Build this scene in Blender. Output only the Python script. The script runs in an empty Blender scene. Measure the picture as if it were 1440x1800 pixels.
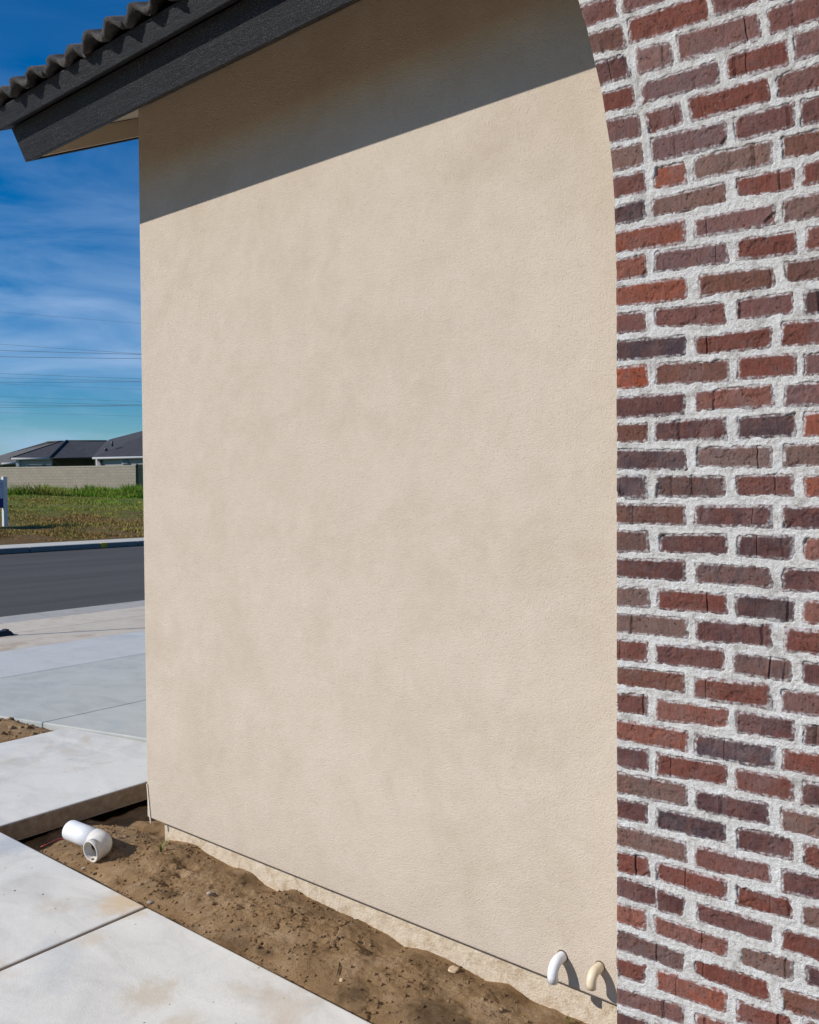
import bpy, math, random
import numpy as np
from mathutils import Matrix, Vector
random.seed(7)
RNG = np.random.default_rng(11)
scene = bpy.context.scene
COL = scene.collection

# ------------------------------------------------------------------ camera
F_PX = 1530.0                       # focal length in photo pixels (1440 x 1800)
PHI = math.radians(50.6)
PITCH = math.atan((900 - 861.5) / F_PX)
ROLL = math.radians(0.33)
_f = np.array([-math.cos(PHI), math.sin(PHI), 0.0])
_r = np.array([math.sin(PHI), math.cos(PHI), 0.0])
_z = np.array([0.0, 0.0, 1.0])
FWD = _f * math.cos(PITCH) - _z * math.sin(PITCH)
_u = _z * math.cos(PITCH) + _f * math.sin(PITCH)
RGT = _r * math.cos(ROLL) - _u * math.sin(ROLL)
UPV = _u * math.cos(ROLL) + _r * math.sin(ROLL)
cam_d = bpy.data.cameras.new('camera')
cam = bpy.data.objects.new('camera', cam_d)
COL.objects.link(cam)
cam.matrix_world = Matrix(((RGT[0], UPV[0], -FWD[0], 0), (RGT[1], UPV[1], -FWD[1], 0),
                           (RGT[2], UPV[2], -FWD[2], 0), (0, 0, 0, 1)))
cam_d.sensor_fit = 'VERTICAL'
cam_d.sensor_height = 36.0
cam_d.lens = F_PX / 1800 * 36.0
cam_d.clip_end = 3000
cam_d.clip_start = 0.05
scene.camera = cam

# ------------------------------------------------------------------ light
SUNTO = np.array([-0.67, -1.0, 0.75]); SUNTO /= np.linalg.norm(SUNTO)
EL = math.asin(SUNTO[2]); AZ = math.atan2(SUNTO[0], SUNTO[1])
sun_d = bpy.data.lights.new('sun', 'SUN')
sun_d.energy = 4.55; sun_d.angle = math.radians(0.53); sun_d.color = (1.0, 0.96, 0.91)
sun = bpy.data.objects.new('sun', sun_d); COL.objects.link(sun)
sun.rotation_euler = Vector(SUNTO).to_track_quat('Z', 'Y').to_euler()
w = bpy.data.worlds.new('World'); scene.world = w; w.use_nodes = True
nt = w.node_tree; nt.nodes.clear()
SKY_G, SKY_S, SKY_SAT, SKY_T = 0.85, 0.112, 2.0, (0.62, 0.87, 1.06, 1)
wo = nt.nodes.new('ShaderNodeOutputWorld'); bg = nt.nodes.new('ShaderNodeBackground')
sky = nt.nodes.new('ShaderNodeTexSky'); sky.sky_type = 'NISHITA'; sky.sun_disc = False
sky.sun_elevation = EL; sky.sun_rotation = AZ
sky.air_density = 1.0; sky.dust_density = 0.25; sky.ozone_density = 3.0
bg.inputs['Strength'].default_value = SKY_S
tc = nt.nodes.new('ShaderNodeTexCoord')
mp = nt.nodes.new('ShaderNodeMapping'); mp.inputs['Scale'].default_value = (1.5, 1.5, 6.0)
mp.inputs['Rotation'].default_value = (0.12, 0.05, 0.4)
n1 = nt.nodes.new('ShaderNodeTexNoise'); n1.inputs['Scale'].default_value = 2.6
n1.inputs['Detail'].default_value = 11; n1.inputs['Roughness'].default_value = 0.55
n1.inputs['Distortion'].default_value = 0.5
cr = nt.nodes.new('ShaderNodeValToRGB')
cr.color_ramp.elements[0].position = 0.40; cr.color_ramp.elements[0].color = (0, 0, 0, 1)
cr.color_ramp.elements[1].position = 0.68; cr.color_ramp.elements[1].color = (1, 1, 1, 1)
sep = nt.nodes.new('ShaderNodeSeparateXYZ')
band = nt.nodes.new('ShaderNodeMapRange'); band.interpolation_type = 'SMOOTHSTEP'
band.inputs['From Min'].default_value = 0.45; band.inputs['From Max'].default_value = 0.12
band.inputs['To Min'].default_value = 0.06; band.inputs['To Max'].default_value = 0.72
mul = nt.nodes.new('ShaderNodeMath'); mul.operation = 'MULTIPLY'
tint = nt.nodes.new('ShaderNodeMix'); tint.data_type = 'RGBA'; tint.blend_type = 'MULTIPLY'
tint.inputs['Factor'].default_value = 1.0; tint.inputs['B'].default_value = SKY_T
hsv = nt.nodes.new('ShaderNodeHueSaturation'); hsv.inputs['Saturation'].default_value = SKY_SAT
mix = nt.nodes.new('ShaderNodeMix'); mix.data_type = 'RGBA'
mix.inputs['B'].default_value = (0.36 / SKY_S, 0.53 / SKY_S, 0.80 / SKY_S, 1)
L = nt.links.new
L(tc.outputs['Generated'], mp.inputs['Vector']); L(mp.outputs[0], n1.inputs['Vector'])
L(n1.outputs['Fac'], cr.inputs[0]); L(tc.outputs['Generated'], sep.inputs[0])
L(sep.outputs['Z'], band.inputs['Value']); L(cr.outputs[0], mul.inputs[0]); L(band.outputs[0], mul.inputs[1])
gam = nt.nodes.new('ShaderNodeGamma'); gam.inputs['Gamma'].default_value = SKY_G
L(sky.outputs[0], gam.inputs['Color']); L(gam.outputs[0], hsv.inputs['Color']); L(hsv.outputs[0], tint.inputs['A']); L(tint.outputs['Result'], mix.inputs['A'])
L(mul.outputs[0], mix.inputs['Factor']); L(mix.outputs['Result'], bg.inputs['Color'])
L(bg.outputs[0], wo.inputs[0])
vs = scene.view_settings
vs.view_transform = 'Standard'; vs.look = 'None'; vs.exposure = 0.0; vs.gamma = 1.0
vs.use_curve_mapping = False

# ------------------------------------------------------------------ helpers
def ray(px, py):
    return FWD + RGT * ((px - 720) / F_PX) + UPV * ((900 - py) / F_PX)
def on_y(px, py, Y):
    d = ray(px, py); return d * (Y / d[1])
def on_z(px, py, Z):
    d = ray(px, py); return d * (Z / d[2])
def on_x(px, py, X):
    d = ray(px, py); return d * (X / d[0])
def at(px, py, dist):
    d = ray(px, py); return d * dist

def hash2(ix, iy, seed):
    n = (ix.astype(np.int64) * 374761393 + iy.astype(np.int64) * 668265263 + seed * 1274126177) & 0xffffffff
    n = ((n ^ (n >> 13)) * 1274126177) & 0xffffffff
    return ((n ^ (n >> 16)) & 0xffff) / 65535.0
def vnoise(x, y, seed=0):
    ix = np.floor(x); iy = np.floor(y); fx = x - ix; fy = y - iy
    fx = fx * fx * (3 - 2 * fx); fy = fy * fy * (3 - 2 * fy)
    a = hash2(ix, iy, seed); b = hash2(ix + 1, iy, seed); c = hash2(ix, iy + 1, seed); d = hash2(ix + 1, iy + 1, seed)
    return (a + (b - a) * fx + (c - a) * fy + (a - b - c + d) * fx * fy) * 2 - 1
def fbm(x, y, seed=0, o=4, g=0.5):
    s = 0.0; a = 1.0; k = 1.0; t = 0.0
    for i in range(o):
        s = s + vnoise(x * k + 17.3 * i, y * k - 9.1 * i, seed + i) * a; t += a; a *= g; k *= 2.03
    return s / t
def sstep(a, b, x):
    t = np.clip((x - a) / (b - a), 0, 1); return t * t * (3 - 2 * t)

def link(o, parent=None):
    COL.objects.link(o)
    if parent is not None: o.parent = parent
    return o
def mobj(name, verts, faces, m=None, parent=None, smooth=False, loc=None):
    me = bpy.data.meshes.new(name)
    me.from_pydata([tuple(map(float, v)) for v in verts], [], faces)
    me.update()
    if m is not None: me.materials.append(m)
    if smooth: me.shade_smooth()
    o = bpy.data.objects.new(name, me)
    if loc is not None: o.location = loc
    return link(o, parent)
def npmesh(name, V, Fq, m=None, parent=None, smooth=False, attrs=None):
    """V (n,3) float array, Fq (k,3|4) int array"""
    me = bpy.data.meshes.new(name)
    n, k = Fq.shape
    me.vertices.add(len(V)); me.vertices.foreach_set('co', np.ascontiguousarray(V, dtype=np.float32).ravel())
    me.loops.add(n * k); me.loops.foreach_set('vertex_index', np.ascontiguousarray(Fq, dtype=np.int32).ravel())
    me.polygons.add(n); me.polygons.foreach_set('loop_start', np.arange(0, n * k, k, dtype=np.int32))
    me.update(calc_edges=True)
    if attrs:
        for an, av in attrs.items():
            a = me.attributes.new(an, 'FLOAT', 'POINT'); a.data.foreach_set('value', av.astype(np.float32))
    if m is not None: me.materials.append(m)
    if smooth: me.shade_smooth()
    return link(bpy.data.objects.new(name, me), parent)
def gridfaces(nr, nc):
    i = np.arange(nr - 1)[:, None] * nc + np.arange(nc - 1)[None, :]
    i = i.ravel()
    return np.stack([i, i + 1, i + nc + 1, i + nc], 1)
def tag(o, label=None, cat=None, group=None, kind=None):
    if label: o['label'] = label
    if cat: o['category'] = cat
    if group: o['group'] = group
    if kind: o['kind'] = kind
    return o
def empty(name, loc=(0, 0, 0)):
    o = bpy.data.objects.new(name, None); o.location = loc; o.empty_display_size = 0.1
    return link(o)
def child_at(o, parent):
    """parent o to an empty that stands off the origin, keeping o where it is"""
    o.parent = parent
    o.matrix_parent_inverse = Matrix.Translation(parent.location).inverted()
    return o
def box(name, x0, x1, y0, y1, z0, z1, m, parent=None, bev=0.0):
    v = [(x0, y0, z0), (x1, y0, z0), (x1, y1, z0), (x0, y1, z0), (x0, y0, z1), (x1, y0, z1), (x1, y1, z1), (x0, y1, z1)]
    f = [(0, 3, 2, 1), (4, 5, 6, 7), (0, 1, 5, 4), (1, 2, 6, 5), (2, 3, 7, 6), (3, 0, 4, 7)]
    o = mobj(name, v, f, m, parent)
    if bev: bevel(o, bev)
    return o
def bevel(o, wd, seg=2):
    b = o.modifiers.new('bevel', 'BEVEL'); b.width = wd; b.segments = seg; b.limit_method = 'ANGLE'
    return o
def prism(name, poly, axis_vec, m, parent=None, bev=0.0):
    """poly: list of 3-D points (planar, ordered), extruded by axis_vec"""
    n = len(poly); a = np.array(poly, float); b = a + np.array(axis_vec, float)
    V = np.vstack([a, b])
    f = [tuple(range(n))[::-1], tuple(range(n, 2 * n))] + [(i, (i + 1) % n, n + (i + 1) % n, n + i) for i in range(n)]
    o = mobj(name, V, f, m, parent)
    import bmesh
    bm = bmesh.new(); bm.from_mesh(o.data); bmesh.ops.recalc_face_normals(bm, faces=bm.faces); bm.to_mesh(o.data); bm.free()
    if bev: bevel(o, bev)
    return o
def sweep(path, radii, seg=20, closed_ends=True):
    """tube through 3-D points; returns verts, faces"""
    P = [Vector(p) for p in path]; V = []; Fc = []
    prev = None
    for i, p in enumerate(P):
        t = (P[min(i + 1, len(P) - 1)] - P[max(i - 1, 0)]).normalized()
        if prev is None:
            a = Vector((0, 0, 1)) if abs(t.z) < 0.9 else Vector((1, 0, 0))
            nrm = (a - t * a.dot(t)).normalized()
        else:
            nrm = (prev - t * prev.dot(t)).normalized()
        prev = nrm; b = t.cross(nrm)
        for k in range(seg):
            an = 2 * math.pi * k / seg
            V.append(tuple(p + (nrm * math.cos(an) + b * math.sin(an)) * radii[i]))
    for i in range(len(P) - 1):
        for k in range(seg):
            k2 = (k + 1) % seg
            Fc.append((i * seg + k, i * seg + k2, (i + 1) * seg + k2, (i + 1) * seg + k))
    if closed_ends:
        Fc.append(tuple(range(seg))[::-1]); Fc.append(tuple((len(P) - 1) * seg + k for k in range(seg)))
    return V, Fc

# ------------------------------------------------------------------ materials
def new_mat(name, rough=0.8, spec=0.3):
    m = bpy.data.materials.new(name); m.use_nodes = True
    b = m.node_tree.nodes['Principled BSDF']
    b.inputs['Roughness'].default_value = rough
    b.inputs['Specular IOR Level'].default_value = spec
    return m, m.node_tree, b
def N(nt, t, **kw):
    n = nt.nodes.new(t)
    for k, v in kw.items():
        if k in n.inputs.keys(): n.inputs[k].default_value = v
        else: setattr(n, k, v)
    return n
def mapped(nt, scale=(1, 1, 1), src='Object', rot=(0, 0, 0), loc=(0, 0, 0)):
    tc = nt.nodes.new('ShaderNodeTexCoord'); mp = nt.nodes.new('ShaderNodeMapping')
    mp.inputs['Scale'].default_value = scale; mp.inputs['Rotation'].default_value = rot; mp.inputs['Location'].default_value = loc
    nt.links.new(tc.outputs[src], mp.inputs[0]); return mp.outputs[0]
def noise(nt, vec, scale, detail=4, rough=0.5, dist=0.0):
    n = nt.nodes.new('ShaderNodeTexNoise')
    n.inputs['Scale'].default_value = scale; n.inputs['Detail'].default_value = detail
    n.inputs['Roughness'].default_value = rough; n.inputs['Distortion'].default_value = dist
    nt.links.new(vec, n.inputs['Vector']); return n.outputs['Fac']
def ramp(nt, fac, stops):
    r = nt.nodes.new('ShaderNodeValToRGB'); e = r.color_ramp.elements
    while len(e) > 1: e.remove(e[-1])
    e[0].position = stops[0][0]; e[0].color = tuple(stops[0][1]) + (1,) if len(stops[0][1]) == 3 else stops[0][1]
    for p, c in stops[1:]:
        q = e.new(p); q.color = tuple(c) + (1,)
    nt.links.new(fac, r.inputs[0]); return r.outputs[0]
def g3(v): return (v, v, v)
def mixc(nt, fac, a, b, mode='MIX'):
    m = nt.nodes.new('ShaderNodeMix'); m.data_type = 'RGBA'; m.blend_type = mode
    for s, v in (('Factor', fac), ('A', a), ('B', b)):
        if isinstance(v, (int, float)): m.inputs[s].default_value = v
        elif isinstance(v, tuple): m.inputs[s].default_value = v + (1,) if len(v) == 3 else v
        else: nt.links.new(v, m.inputs[s])
    return m.outputs['Result']
def bump(nt, height, strength, dist, normal=None):
    b = nt.nodes.new('ShaderNodeBump'); b.inputs['Strength'].default_value = strength; b.inputs['Distance'].default_value = dist
    nt.links.new(height, b.inputs['Height'])
    if normal is not None: nt.links.new(normal, b.inputs['Normal'])
    return b.outputs[0]
def math_n(nt, op, a, b=None):
    m = nt.nodes.new('ShaderNodeMath'); m.operation = op
    for i, v in enumerate((a, b)):
        if v is None: continue
        if isinstance(v, (int, float)): m.inputs[i].default_value = v
        else: nt.links.new(v, m.inputs[i])
    return m.outputs[0]

def simple(name, col, rough=0.6, spec=0.3, var=0.1, sc=6.0, bmp=0.0, bsc=60.0, metal=0.0, src='Object'):
    m, nt, b = new_mat(name, rough, spec)
    v = mapped(nt, src=src)
    f = noise(nt, v, sc, 5, 0.6)
    c = ramp(nt, f, [(0.3, tuple(x * (1 - var) for x in col)), (0.7, tuple(min(1, x * (1 + var)) for x in col))])
    nt.links.new(c, b.inputs['Base Color']); b.inputs['Metallic'].default_value = metal
    if bmp: nt.links.new(bump(nt, noise(nt, v, bsc, 4, 0.6), 1.0, bmp), b.inputs['Normal'])
    return m

def stucco_mat(name, base, amp=0.0019, grain=430.0):
    m, nt, b = new_mat(name, 0.92, 0.15)
    v = mapped(nt)
    big = noise(nt, mapped(nt, (1.0, 1.0, 0.9)), 2.3, 9, 0.66, 0.3)
    mid = noise(nt, v, 14.0, 8, 0.74, 0.2)
    dirt = noise(nt, mapped(nt, (1.0, 1.0, 1.0), loc=(3, 1, 5)), 3.6, 10, 0.75, 0.4)
    dk = tuple(x * y for x, y in zip(base, (0.875, 0.85, 0.81)))
    lt = tuple(min(1, x * y) for x, y in zip(base, (1.035, 1.03, 1.03)))
    c = ramp(nt, big, [(0.33, dk), (0.5, base), (0.66, lt)])
    c = mixc(nt, 0.42, c, ramp(nt, mid, [(0.3, dk), (0.68, lt)]))
    c = mixc(nt, ramp(nt, dirt, [(0.5, g3(0)), (0.72, g3(0.45))]), c, tuple(x * y for x, y in zip(base, (0.80, 0.76, 0.70))))
    gz = nt.nodes.new('ShaderNodeNewGeometry'); sz = nt.nodes.new('ShaderNodeSeparateXYZ'); nt.links.new(gz.outputs['Position'], sz.inputs[0])
    low = nt.nodes.new('ShaderNodeMapRange'); low.inputs['From Min'].default_value = -1.02; low.inputs['From Max'].default_value = -1.34
    nt.links.new(sz.outputs['Z'], low.inputs['Value'])
    sf = math_n(nt, 'MULTIPLY', low.outputs[0], ramp(nt, noise(nt, v, 55, 6, 0.75), [(0.60, g3(0)), (0.70, g3(0.5))]))
    c = mixc(nt, sf, c, (0.40, 0.29, 0.18))
    # fine grain: shade of tiny pits between sand grains, painted into the colour
    vz = mapped(nt, (1.0, 1.0, 0.6))
    g = noise(nt, vz, grain, 3, 0.6)
    g2 = noise(nt, vz, grain * 0.60, 3, 0.6, 0.2)
    vor = N(nt, 'ShaderNodeTexVoronoi'); vor.inputs['Scale'].default_value = grain * 0.62
    nt.links.new(v, vor.inputs['Vector'])
    pit = ramp(nt, g2, [(0.30, g3(1)), (0.45, g3(0))])
    c = mixc(nt, math_n(nt, 'MULTIPLY', pit, 0.42), c, tuple(x * 0.62 for x in base))
    # a few dark specks
    sp = N(nt, 'ShaderNodeTexVoronoi'); sp.inputs['Scale'].default_value = 9.0
    nt.links.new(v, sp.inputs['Vector'])
    spf = ramp(nt, sp.outputs['Distance'], [(0.016, g3(1)), (0.03, g3(0))])
    c = mixc(nt, math_n(nt, 'MULTIPLY', spf, 0.35), c, (0.12, 0.09, 0.06))
    nt.links.new(c, b.inputs['Base Color'])
    h = math_n(nt, 'ADD', math_n(nt, 'MULTIPLY', g, 0.6), math_n(nt, 'MULTIPLY', g2, 0.9))
    h = math_n(nt, 'SUBTRACT', h, math_n(nt, 'MULTIPLY', vor.outputs['Distance'], 0.45))
    n1 = bump(nt, h, 1.0, amp)
    n2 = bump(nt, noise(nt, v, 7.0, 3, 0.5), 0.5, 0.008, n1)
    nt.links.new(n2, b.inputs['Normal'])
    return m
M_STUCCO = stucco_mat('stucco', (0.566, 0.482, 0.385))
def found_mat():
    m, nt, b = new_mat('foundation_render', 0.93, 0.15)
    v = mapped(nt)
    c = ramp(nt, noise(nt, v, 22, 6, 0.65, 0.5), [(0.3, (0.46, 0.355, 0.235)), (0.5, (0.62, 0.52, 0.39)), (0.75, (0.70, 0.61, 0.48))])
    splash = noise(nt, mapped(nt, (1, 1, 2.5)), 34, 6, 0.75, 0.8)
    c = mixc(nt, ramp(nt, splash, [(0.60, g3(0)), (0.72, g3(0.55))]), c, (0.34, 0.22, 0.11))
    nt.links.new(c, b.inputs['Base Color'])
    h = noise(nt, v, 150, 5, 0.7, 0.3)
    n1 = bump(nt, h, 1.0, 0.004)
    nt.links.new(bump(nt, noise(nt, v, 40, 4, 0.6), 0.8, 0.006, n1), b.inputs['Normal'])
    return m
M_FOUND = found_mat()
def brick_mat():
    m, nt, b = new_mat('brick_clay', 0.9, 0.15)
    oi = nt.nodes.new('ShaderNodeObjectInfo')
    tc = nt.nodes.new('ShaderNodeTexCoord')
    off = nt.nodes.new('ShaderNodeVectorMath'); off.operation = 'MULTIPLY_ADD'
    off.inputs[1].default_value = (37.0, 11.0, 23.0)
    cmb = nt.nodes.new('ShaderNodeCombineXYZ')
    for i in range(3): nt.links.new(oi.outputs['Random'], cmb.inputs[i])
    nt.links.new(cmb.outputs[0], off.inputs[0]); nt.links.new(tc.outputs['Object'], off.inputs[2])
    v = off.outputs[0]
    base = oi.outputs['Color']
    c = mixc(nt, ramp(nt, noise(nt, v, 22, 5, 0.65, 0.6), [(0.42, g3(0)), (0.72, g3(0.5))]), base, (0.175, 0.066, 0.044))
    c = mixc(nt, ramp(nt, noise(nt, v, 30, 4, 0.6, 1.0), [(0.50, g3(0)), (0.75, g3(0.5))]), c, (0.105, 0.072, 0.070))
    # mauve kiln flash
    c = mixc(nt, ramp(nt, noise(nt, v, 13, 3, 0.5, 0.5), [(0.50, g3(0)), (0.70, g3(0.35))]), c, (0.180, 0.125, 0.118))
    # vertical drag marks and grain
    sv = nt.nodes.new('ShaderNodeMapping'); sv.inputs['Scale'].default_value = (1.0, 1.0, 0.22)
    nt.links.new(v, sv.inputs[0])
    drag = noise(nt, sv.outputs[0], 210, 4, 0.6)
    c = mixc(nt, 0.6, c, ramp(nt, drag, [(0.28, g3(0.60)), (0.72, g3(1.32))]), 'MULTIPLY')
    gr = noise(nt, v, 420, 3, 0.6)
    c = mixc(nt, ramp(nt, gr, [(0.60, g3(0)), (0.72, g3(0.38))]), c, (0.30, 0.20, 0.17))
    pit = noise(nt, v, 150, 3, 0.55)
    pf = ramp(nt, pit, [(0.33, g3(1)), (0.39, g3(0))])
    c = mixc(nt, math_n(nt, 'MULTIPLY', pf, 0.8), c, (0.035, 0.018, 0.014))
    # pale cement haze near the joints, feathered
    at_ = N(nt, 'ShaderNodeAttribute', attribute_name='edge')
    ed = math_n(nt, 'ADD', math_n(nt, 'MULTIPLY', at_.outputs['Fac'], 85.0), math_n(nt, 'MULTIPLY', math_n(nt, 'SUBTRACT', noise(nt, v, 95, 5, 0.7), 0.5), 1.35))
    hz = ramp(nt, ed, [(0.0, g3(0.70)), (0.12, g3(0.16)), (0.32, g3(0))])
    c = mixc(nt, hz, c, (0.52, 0.50, 0.49))
    smear = ramp(nt, noise(nt, v, 46, 6, 0.75, 1.2), [(0.66, g3(0)), (0.74, g3(0.55))])
    c = mixc(nt, smear, c, (0.46, 0.41, 0.39))
    nt.links.new(c, b.inputs['Base Color'])
    h = math_n(nt, 'ADD', math_n(nt, 'MULTIPLY', drag, 0.6), math_n(nt, 'MULTIPLY', pit, 0.9))
    h = math_n(nt, 'ADD', h, math_n(nt, 'MULTIPLY', gr, 0.3))
    n1 = bump(nt, h, 1.0, 0.0022)
    n2 = bump(nt, noise(nt, v, 38, 4, 0.6, 0.8), 1.0, 0.005, n1)
    nt.links.new(n2, b.inputs['Normal'])
    return m
M_BRICK = brick_mat()
def mortar_mat():
    m, nt, b = new_mat('mortar', 0.95, 0.1)
    v = mapped(nt)
    c = ramp(nt, noise(nt, v, 26, 6, 0.7, 0.4), [(0.28, (0.42, 0.39, 0.34)), (0.48, (0.77, 0.742, 0.695)), (0.70, (0.86, 0.85, 0.82))])
    p = noise(nt, v, 230, 3, 0.6)
    c = mixc(nt, math_n(nt, 'MULTIPLY', ramp(nt, p, [(0.30, g3(1)), (0.40, g3(0))]), 0.75), c, (0.20, 0.175, 0.14))
    nt.links.new(c, b.inputs['Base Color'])
    h = math_n(nt, 'ADD', noise(nt, v, 270, 4, 0.75, 0.4), math_n(nt, 'MULTIPLY', noise(nt, v, 90, 3, 0.6), 1.0))
    nt.links.new(bump(nt, h, 1.0, 0.0075), b.inputs['Normal'])
    return m
M_MORTAR = mortar_mat()
def black_paint():
    m, nt, b = new_mat('black_wood_paint', 0.55, 0.25)
    v = mapped(nt, (1, 9, 9))
    g = noise(nt, v, 9, 6, 0.7, 0.5)
    f = noise(nt, mapped(nt), 300, 4, 0.7)
    c = ramp(nt, g, [(0.3, (0.007, 0.007, 0.009)), (0.75, (0.017, 0.017, 0.019))])
    fl = math_n(nt, 'MULTIPLY', ramp(nt, f, [(0.54, g3(0)), (0.66, g3(1))]), ramp(nt, noise(nt, mapped(nt, (1, 3, 3)), 6, 5, 0.7), [(0.35, g3(0.15)), (0.66, g3(0.85))]))
    c = mixc(nt, fl, c, (0.20, 0.20, 0.205))  # sparkle of the rough paint, drawn as pale flecks in the colour
    nt.links.new(c, b.inputs['Base Color'])
    nt.links.new(bump(nt, math_n(nt, 'ADD', f, math_n(nt, 'MULTIPLY', g, 0.8)), 1.0, 0.0022), b.inputs['Normal'])
    return m
M_BLACK = black_paint()
M_BEIGE = simple('beige_soffit_paint', (0.52, 0.42, 0.30), 0.8, 0.2, 0.05, 5, 0.001, 90)
def tile_mat():
    m, nt, b = new_mat('concrete_tile', 0.85, 0.25)
    v = mapped(nt)
    c = ramp(nt, noise(nt, v, 17, 6, 0.7, 0.5), [(0.28, (0.028, 0.027, 0.029)), (0.5, (0.062, 0.057, 0.055)), (0.75, (0.15, 0.13, 0.115))])
    c = mixc(nt, ramp(nt, noise(nt, v, 60, 5, 0.7), [(0.6, g3(0)), (0.72, g3(0.6))]), c, (0.24, 0.20, 0.17))
    nt.links.new(c, b.inputs['Base Color'])
    nt.links.new(bump(nt, noise(nt, v, 110, 5, 0.7, 0.5), 1.0, 0.006), b.inputs['Normal'])
    return m
M_TILE = tile_mat()
def concrete(name, base, stain=(0.50, 0.40, 0.27), warm=0.35, mott=0.12, sided=0.0, spots=()):
    m, nt, b = new_mat(name, 0.82, 0.25)
    oi = nt.nodes.new('ShaderNodeObjectInfo')
    v = mapped(nt)
    dk = tuple(x * (1 - mott) for x in base); lt = tuple(min(1, x * (1 + mott * 0.6)) for x in base)
    c = ramp(nt, noise(nt, mapped(nt, (1.0, 1.8, 1)), 3.2, 8, 0.62, 0.8), [(0.3, dk), (0.5, base), (0.7, lt)])
    st = noise(nt, mapped(nt, (1, 1, 1), loc=(5.2, 2.2, 0)), 1.9, 7, 0.65, 1.0)
    c = mixc(nt, ramp(nt, st, [(0.55, g3(0)), (0.72, g3(warm))]), c, stain)
    bl = noise(nt, mapped(nt, (1, 1, 1), loc=(1.2, 7.7, 0)), 2.6, 6, 0.6, 0.8)
    c = mixc(nt, ramp(nt, bl, [(0.56, g3(0)), (0.72, g3(0.5))]), c, tuple(x * y for x, y in zip(base, (0.70, 0.77, 0.84))))
    c = mixc(nt, 0.35, c, ramp(nt, noise(nt, v, 70, 5, 0.7), [(0.3, g3(0.86)), (0.7, g3(1.08))]), 'MULTIPLY')
    sp = N(nt, 'ShaderNodeTexVoronoi'); sp.inputs['Scale'].default_value = 13.0
    nt.links.new(v, sp.inputs['Vector'])
    c = mixc(nt, ramp(nt, sp.outputs['Distance'], [(0.03, g3(0.7)), (0.055, g3(0))]), c, (0.10, 0.085, 0.07))
    for (q, rr, colr, am) in spots:
        dn = nt.nodes.new('ShaderNodeVectorMath'); dn.operation = 'DISTANCE'; nt.links.new(v, dn.inputs[0]); dn.inputs[1].default_value = tuple(q)
        fq = math_n(nt, 'ADD', math_n(nt, 'DIVIDE', dn.outputs['Value'], rr), math_n(nt, 'MULTIPLY', math_n(nt, 'SUBTRACT', noise(nt, v, 22, 8, 0.75, 0.8), 0.5), 2.2))
        c = mixc(nt, ramp(nt, fq, [(0.3, g3(am)), (1.1, g3(0))]), c, colr)
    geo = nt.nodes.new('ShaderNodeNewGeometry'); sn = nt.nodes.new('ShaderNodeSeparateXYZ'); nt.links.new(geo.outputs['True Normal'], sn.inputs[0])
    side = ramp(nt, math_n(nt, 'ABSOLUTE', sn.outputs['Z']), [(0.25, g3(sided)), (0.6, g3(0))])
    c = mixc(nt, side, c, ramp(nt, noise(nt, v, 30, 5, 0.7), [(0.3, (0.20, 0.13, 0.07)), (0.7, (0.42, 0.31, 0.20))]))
    tint = ramp(nt, oi.outputs['Random'], [(0, g3(0.96)), (1, g3(1.03))])
    c = mixc(nt, 1.0, c, tint, 'MULTIPLY')
    nt.links.new(c, b.inputs['Base Color'])
    h = math_n(nt, 'ADD', noise(nt, v, 190, 4, 0.6), math_n(nt, 'MULTIPLY', noise(nt, mapped(nt, (3, 1, 1)), 20, 4, 0.6), 0.8))
    nt.links.new(bump(nt, h, 0.6, 0.0012), b.inputs['Normal'])
    return m
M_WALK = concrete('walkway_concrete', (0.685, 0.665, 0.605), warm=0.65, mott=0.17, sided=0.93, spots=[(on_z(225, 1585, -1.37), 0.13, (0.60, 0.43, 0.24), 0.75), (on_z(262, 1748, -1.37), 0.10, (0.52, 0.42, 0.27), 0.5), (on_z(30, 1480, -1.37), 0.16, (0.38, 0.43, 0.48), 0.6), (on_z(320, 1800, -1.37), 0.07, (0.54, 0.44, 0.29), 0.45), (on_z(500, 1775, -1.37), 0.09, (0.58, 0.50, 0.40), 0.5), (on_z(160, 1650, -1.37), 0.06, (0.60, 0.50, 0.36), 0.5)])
M_DRIVE2 = concrete('driveway_concrete_pale', (0.525, 0.53, 0.505), warm=0.1, mott=0.08)
M_DRIVE = concrete('driveway_concrete', (0.485, 0.49, 0.45), warm=0.1, mott=0.12)
M_SIDEW = concrete('sidewalk_concrete', (0.58, 0.505, 0.405), stain=(0.34, 0.23, 0.14), warm=0.75, mott=0.1)
M_GUTTER = concrete('gutter_concrete', (0.42, 0.395, 0.35), stain=(0.30, 0.20, 0.12), warm=0.5)
M_FARWALK = concrete('far_sidewalk_concrete', (0.56, 0.53, 0.46), warm=0.15, mott=0.06)
M_KERB = concrete('kerb_concrete', (0.17, 0.18, 0.18), warm=0.1)
M_SLABSIDE = M_WALK
def asphalt():
    m, nt, b = new_mat('asphalt', 0.9, 0.2)
    v = mapped(nt)
    c = ramp(nt, noise(nt, mapped(nt, (1.0, 0.10, 1)), 1.6, 6, 0.6), [(0.3, (0.070, 0.064, 0.060)), (0.7, (0.100, 0.091, 0.086))])
    c = mixc(nt, 0.5, c, ramp(nt, noise(nt, v, 45, 4, 0.8), [(0.3, g3(0.7)), (0.7, g3(1.35))]), 'MULTIPLY')
    nt.links.new(c, b.inputs['Base Color'])
    nt.links.new(bump(nt, noise(nt, v, 60, 3, 0.6), 0.5, 0.006), b.inputs['Normal'])
    return m
M_ASPH = asphalt()
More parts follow.
